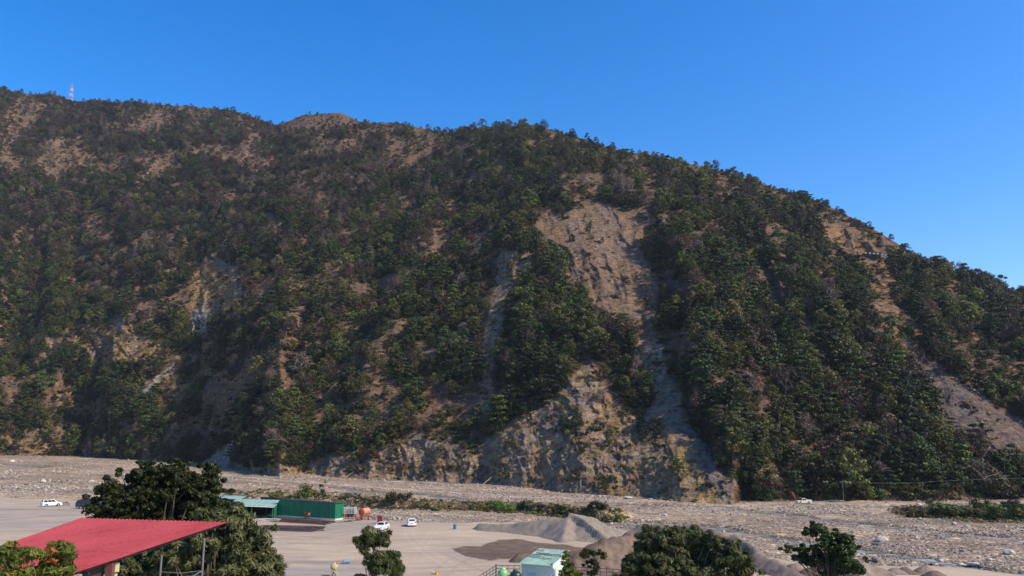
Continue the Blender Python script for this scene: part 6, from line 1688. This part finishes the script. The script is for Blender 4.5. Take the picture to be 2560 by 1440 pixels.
for s0, s1, za, zb2 in ((-.40, -.20, .02, .36), (-.14, .02, .02, .28), (-.35, -.05, .42, .56)):
    wall_seg('signboard', .94, S1 + s1, .94, S1 + s0, zz - zb2, mat_plain('pale_yellow_board', (.42, .39, .22), .6), .16, zz - za, .03)

# the two thin posts with cross pipes before the mango tree
root = empty('pipe_frame', at_D(505, 1440, 40) * 1.0); root.location.z = 0; tag(root, 'grey pipe frame of two thin posts before the mango tree', 'pipe frame')
o_ = root.location.copy()
pa = at_D(511, 1346, 40) - o_; MB().tube([(pa.x, pa.y, 0), (pa.x, pa.y, pa.z)], .05, 8).build('post', M_steel, root)
pb = at_D(404, 1388, 40.5) - o_; MB().tube([(pb.x, pb.y, 0), (pb.x, pb.y, pb.z)], .05, 8).build('post', M_steel, root)
m = MB()
for z in (-.55, -1.0, -1.5):
    m.tube([(pa.x, pa.y, pa.z + z), (pa.x + .12, pa.y, pa.z + z)], .02, 5)
m.build('brackets', M_steel, root)
zc = at_D(450, 1431, 40).z; m = MB()
m.tube([(pb.x, pb.y, zc), ((pa.x + pb.x) / 2, pb.y, zc - .06), (pa.x, pa.y, zc + .02)], .02, 5); m.tube([(pa.x, pa.y, zc + .02), (pa.x - .5, pa.y - .4, zc - .3)], .03, 5); m.tube([(pb.x, pb.y, zc - .25), (pa.x, pa.y, zc - .2)], .02, 5); m.build('cross_pipe', M_steel, root)

# ------------------------------------------------------------------ poles, wires, mast, retaining wall
M_pole = mat_plain('grey_pole', (0.20, 0.185, 0.17), 0.9, var=0.2)
def pole(label, base, h, r_=.085, arm=True, grp='utility poles along the dirt road', nm='utility_pole', mat=None):
    root = empty(nm, base); tag(root, label, 'utility pole', grp)
    MB().tube([(0, 0, -.5), (0, 0, h)], [r_, r_ * .7], 8).build('shaft', mat or M_pole, root)
    if arm:
        MB().box((0, 0, h - .45), (1.5, .08, .09)).build('crossarm', M_steel, root)
        for x in (-.65, 0, .65): MB().lathe((x, 0, h - .40), [(.05, 0), (.06, .06), (.03, .12), (.05, .16), (.001, .2)], 8).build('insulator', mat_plain('porcelain', (.45, .42, .40), .3), root)
    return root
tips = []
for k, (px, py, top, lab) in enumerate(((1953, 1252, 1213, 'thin grey utility pole before the cream pickup'), (2110, 1257, 1209, 'tall pale utility pole just past the cream pickup'), (2301, 1252, 1220, 'pale utility pole by the road among the bushes'),
                                        (2431, 1249, 1214, 'thin pole standing in front of the bushes near the thicket'), (2640, 1250, 1205, 'utility pole beyond the bushes'))):
    q = gpt(px, py); h = (py - top) * q.length / F
    if k < 4: pole(lab, q, h)
    tips.append(q + Vector((0, 0, h - .2)))
q = gpt(395, 1150); pole('short thin pole at the hill foot by the upstream gravel', q, 16 * q.length / F, .12, False)
def wire(a, b_, sag, name='power_line', label='', r_=.014):
    m = MB(); m.tube([a.lerp(b_, t_) - Vector((0, 0, sag * 4 * t_ * (1 - t_))) for t_ in np.linspace(0, 1, 14)], r_, 4)
    o = m.build(name, mat_plain('aluminium_wire', (.42, .42, .42), .4)); tag(o, label, 'cable', 'power lines'); return o
wire(tips[1], tips[2] + Vector((0, 0, 1.2)), .35, label='pale power line from the tall pole to the next pole')
wire(tips[2] + Vector((0, 0, 1.2)), tips[4], -.35, label='pale power line running on beyond the bushes')
# mast on the far crest
q = hillpt(177, 252); hm = 40 * q.length / F
root = empty('radio_mast', q - Vector((0, 0, 2))); tag(root, 'red and white lattice radio mast on the far crest', 'radio mast')
M_mr = mat_plain('mast_red', (.33, .15, .13), .6); M_mw = mat_plain('mast_white', (.6, .6, .62), .6); nseg = 7
for k in range(nseg):
    m = MB(); z0, z1 = (hm + 2) * k / nseg, (hm + 2) * (k + 1) / nseg; w0, w1 = 2.6 - 1.8 * k / nseg, 2.6 - 1.8 * (k + 1) / nseg
    cs_ = [(-1, -1), (1, -1), (1, 1), (-1, 1)]
    for i in range(4):
        a, b_ = cs_[i], cs_[(i + 1) % 4]
        m.tube([(a[0] * w0, a[1] * w0, z0), (a[0] * w1, a[1] * w1, z1)], .15, 4)
        m.tube([(a[0] * w0, a[1] * w0, z0), (b_[0] * w1, b_[1] * w1, z1)], .13, 4); m.tube([(b_[0] * w0, b_[1] * w0, z0), (a[0] * w1, a[1] * w1, z1)], .13, 4); m.tube([(a[0] * w1, a[1] * w1, z1), (b_[0] * w1, b_[1] * w1, z1)], .13, 4)
    m.build('lattice_section', M_mw if k % 2 == 0 and k < 6 else M_mr, root)
MB().tube([(0, 0, hm + 2), (0, 0, hm + 7)], .12, 5).build('antenna', M_mr, root)
for k, (x, z) in enumerate(((-1.2, .45), (1.2, .55), (0, .8))): MB().lathe((x, -1.4, (hm + 2) * z), [(.001, 0), (.6, -.2), (.65, -.2), (.6, .05)], 14, axis='y').build('dish_antenna', M_mw, root)
# stone retaining wall and twin poles high on the ridge road
w0, w1, w2 = hillpt(2160, 640), hillpt(2200, 646), hillpt(2238, 650)
root = empty('retaining_wall', w1); tag(root, 'purplish stone retaining wall of the ridge road with white kerb stones', 'retaining wall')
P = [w0 + Vector((0, -.5, 0)) - w1, Vector((0, -1.5, 0)), w2 + Vector((0, -.5, 0)) - w1]; m = MB(); hw = 7 * w1.length / F
for a, b_ in zip(P[:-1], P[1:]):
    d = (b_ - a); 
    m.add([a - rz_ * 2, b_ - rz_ * 2, b_ + rz_ * hw, a + rz_ * hw, a - rz_ * 2 + Vector((0, 6, 0)), b_ - rz_ * 2 + Vector((0, 6, 0)), b_ + rz_ * hw + Vector((0, 6, 0)), a + rz_ * hw + Vector((0, 6, 0))], [(0, 1, 2, 3), (3, 2, 6, 7), (0, 3, 7, 4), (1, 5, 6, 2)])
m.build('masonry', mat_plain('purple_grey_masonry', (.085, .068, .070), .9, var=.45, scale=.8, bmp=1.0), root)
for k in range(8):
    t_ = (k + .5) / 8 * 2; a = P[0].lerp(P[1], t_) if t_ < 1 else P[1].lerp(P[2], t_ - 1); MB().box(a + Vector((0, .4, hw + .35)), (.9, .5, .7), bevel=.05).build('kerb_stone', mat_plain('whitewash', (.65, .62, .58), .8), root)
ptop = []
for k, (px, py, top, lab) in enumerate(((2124, 628, 603, 'twin-pole mast on the orange slope, first pole'), (2129, 628, 605, 'twin-pole mast on the orange slope, second pole'), (2207, 634, 608, 'twin-pole pair above the stone wall, first pole'), (2212, 634, 609, 'twin-pole pair above the stone wall, second pole'))):
    q = hillpt(px, py); h = (py - top) * q.length / F * 1.15; pole(lab, q, h, .16, False, 'twin poles by the ridge road'); ptop.append(q + Vector((0, 0, h - .2)))
wire(ptop[1], ptop[2], .2, label='power line between the twin poles on the ridge', r_=.05)
# driftwood at the cliff foot
for k, (px, py, ln, rz2, lab) in enumerate(((1205, 1198, 9, -.6, 'pale fallen log leaning at the cliff foot'), (980, 1207, 11, .1, 'long pale driftwood log on the gravel below the cliff'), (1070, 1208, 8, -.1, 'second driftwood log on the gravel, further downstream'), (2085, 1251, 7, .05, 'pale pipe or log lying by the road past the pickup'))):
    q = gpt(px, max(py, np.interp(px, BASE[:, 0], BASE[:, 1]) + 6)); m = MB(); c_, s_ = math.cos(rz2), math.sin(rz2)
    m.tube([(-ln / 2 * c_, -ln / 2 * abs(s_) * .3, .3), (0, .1, .32 + .1), (ln / 2 * c_, ln / 2 * s_ * .3, .35 + (ln * .35 if k == 0 else 0))], [.16, .14, .07], 7); m.tube([(.5, 0, .35), (1.4, .4, .9)], [.06, .02], 5)
    o = m.build('driftwood_log', mat_plain('bleached_wood', (.48, .42, .34), .85), None, sm=True); o.location = q; tag(o, lab, 'log', 'driftwood logs')
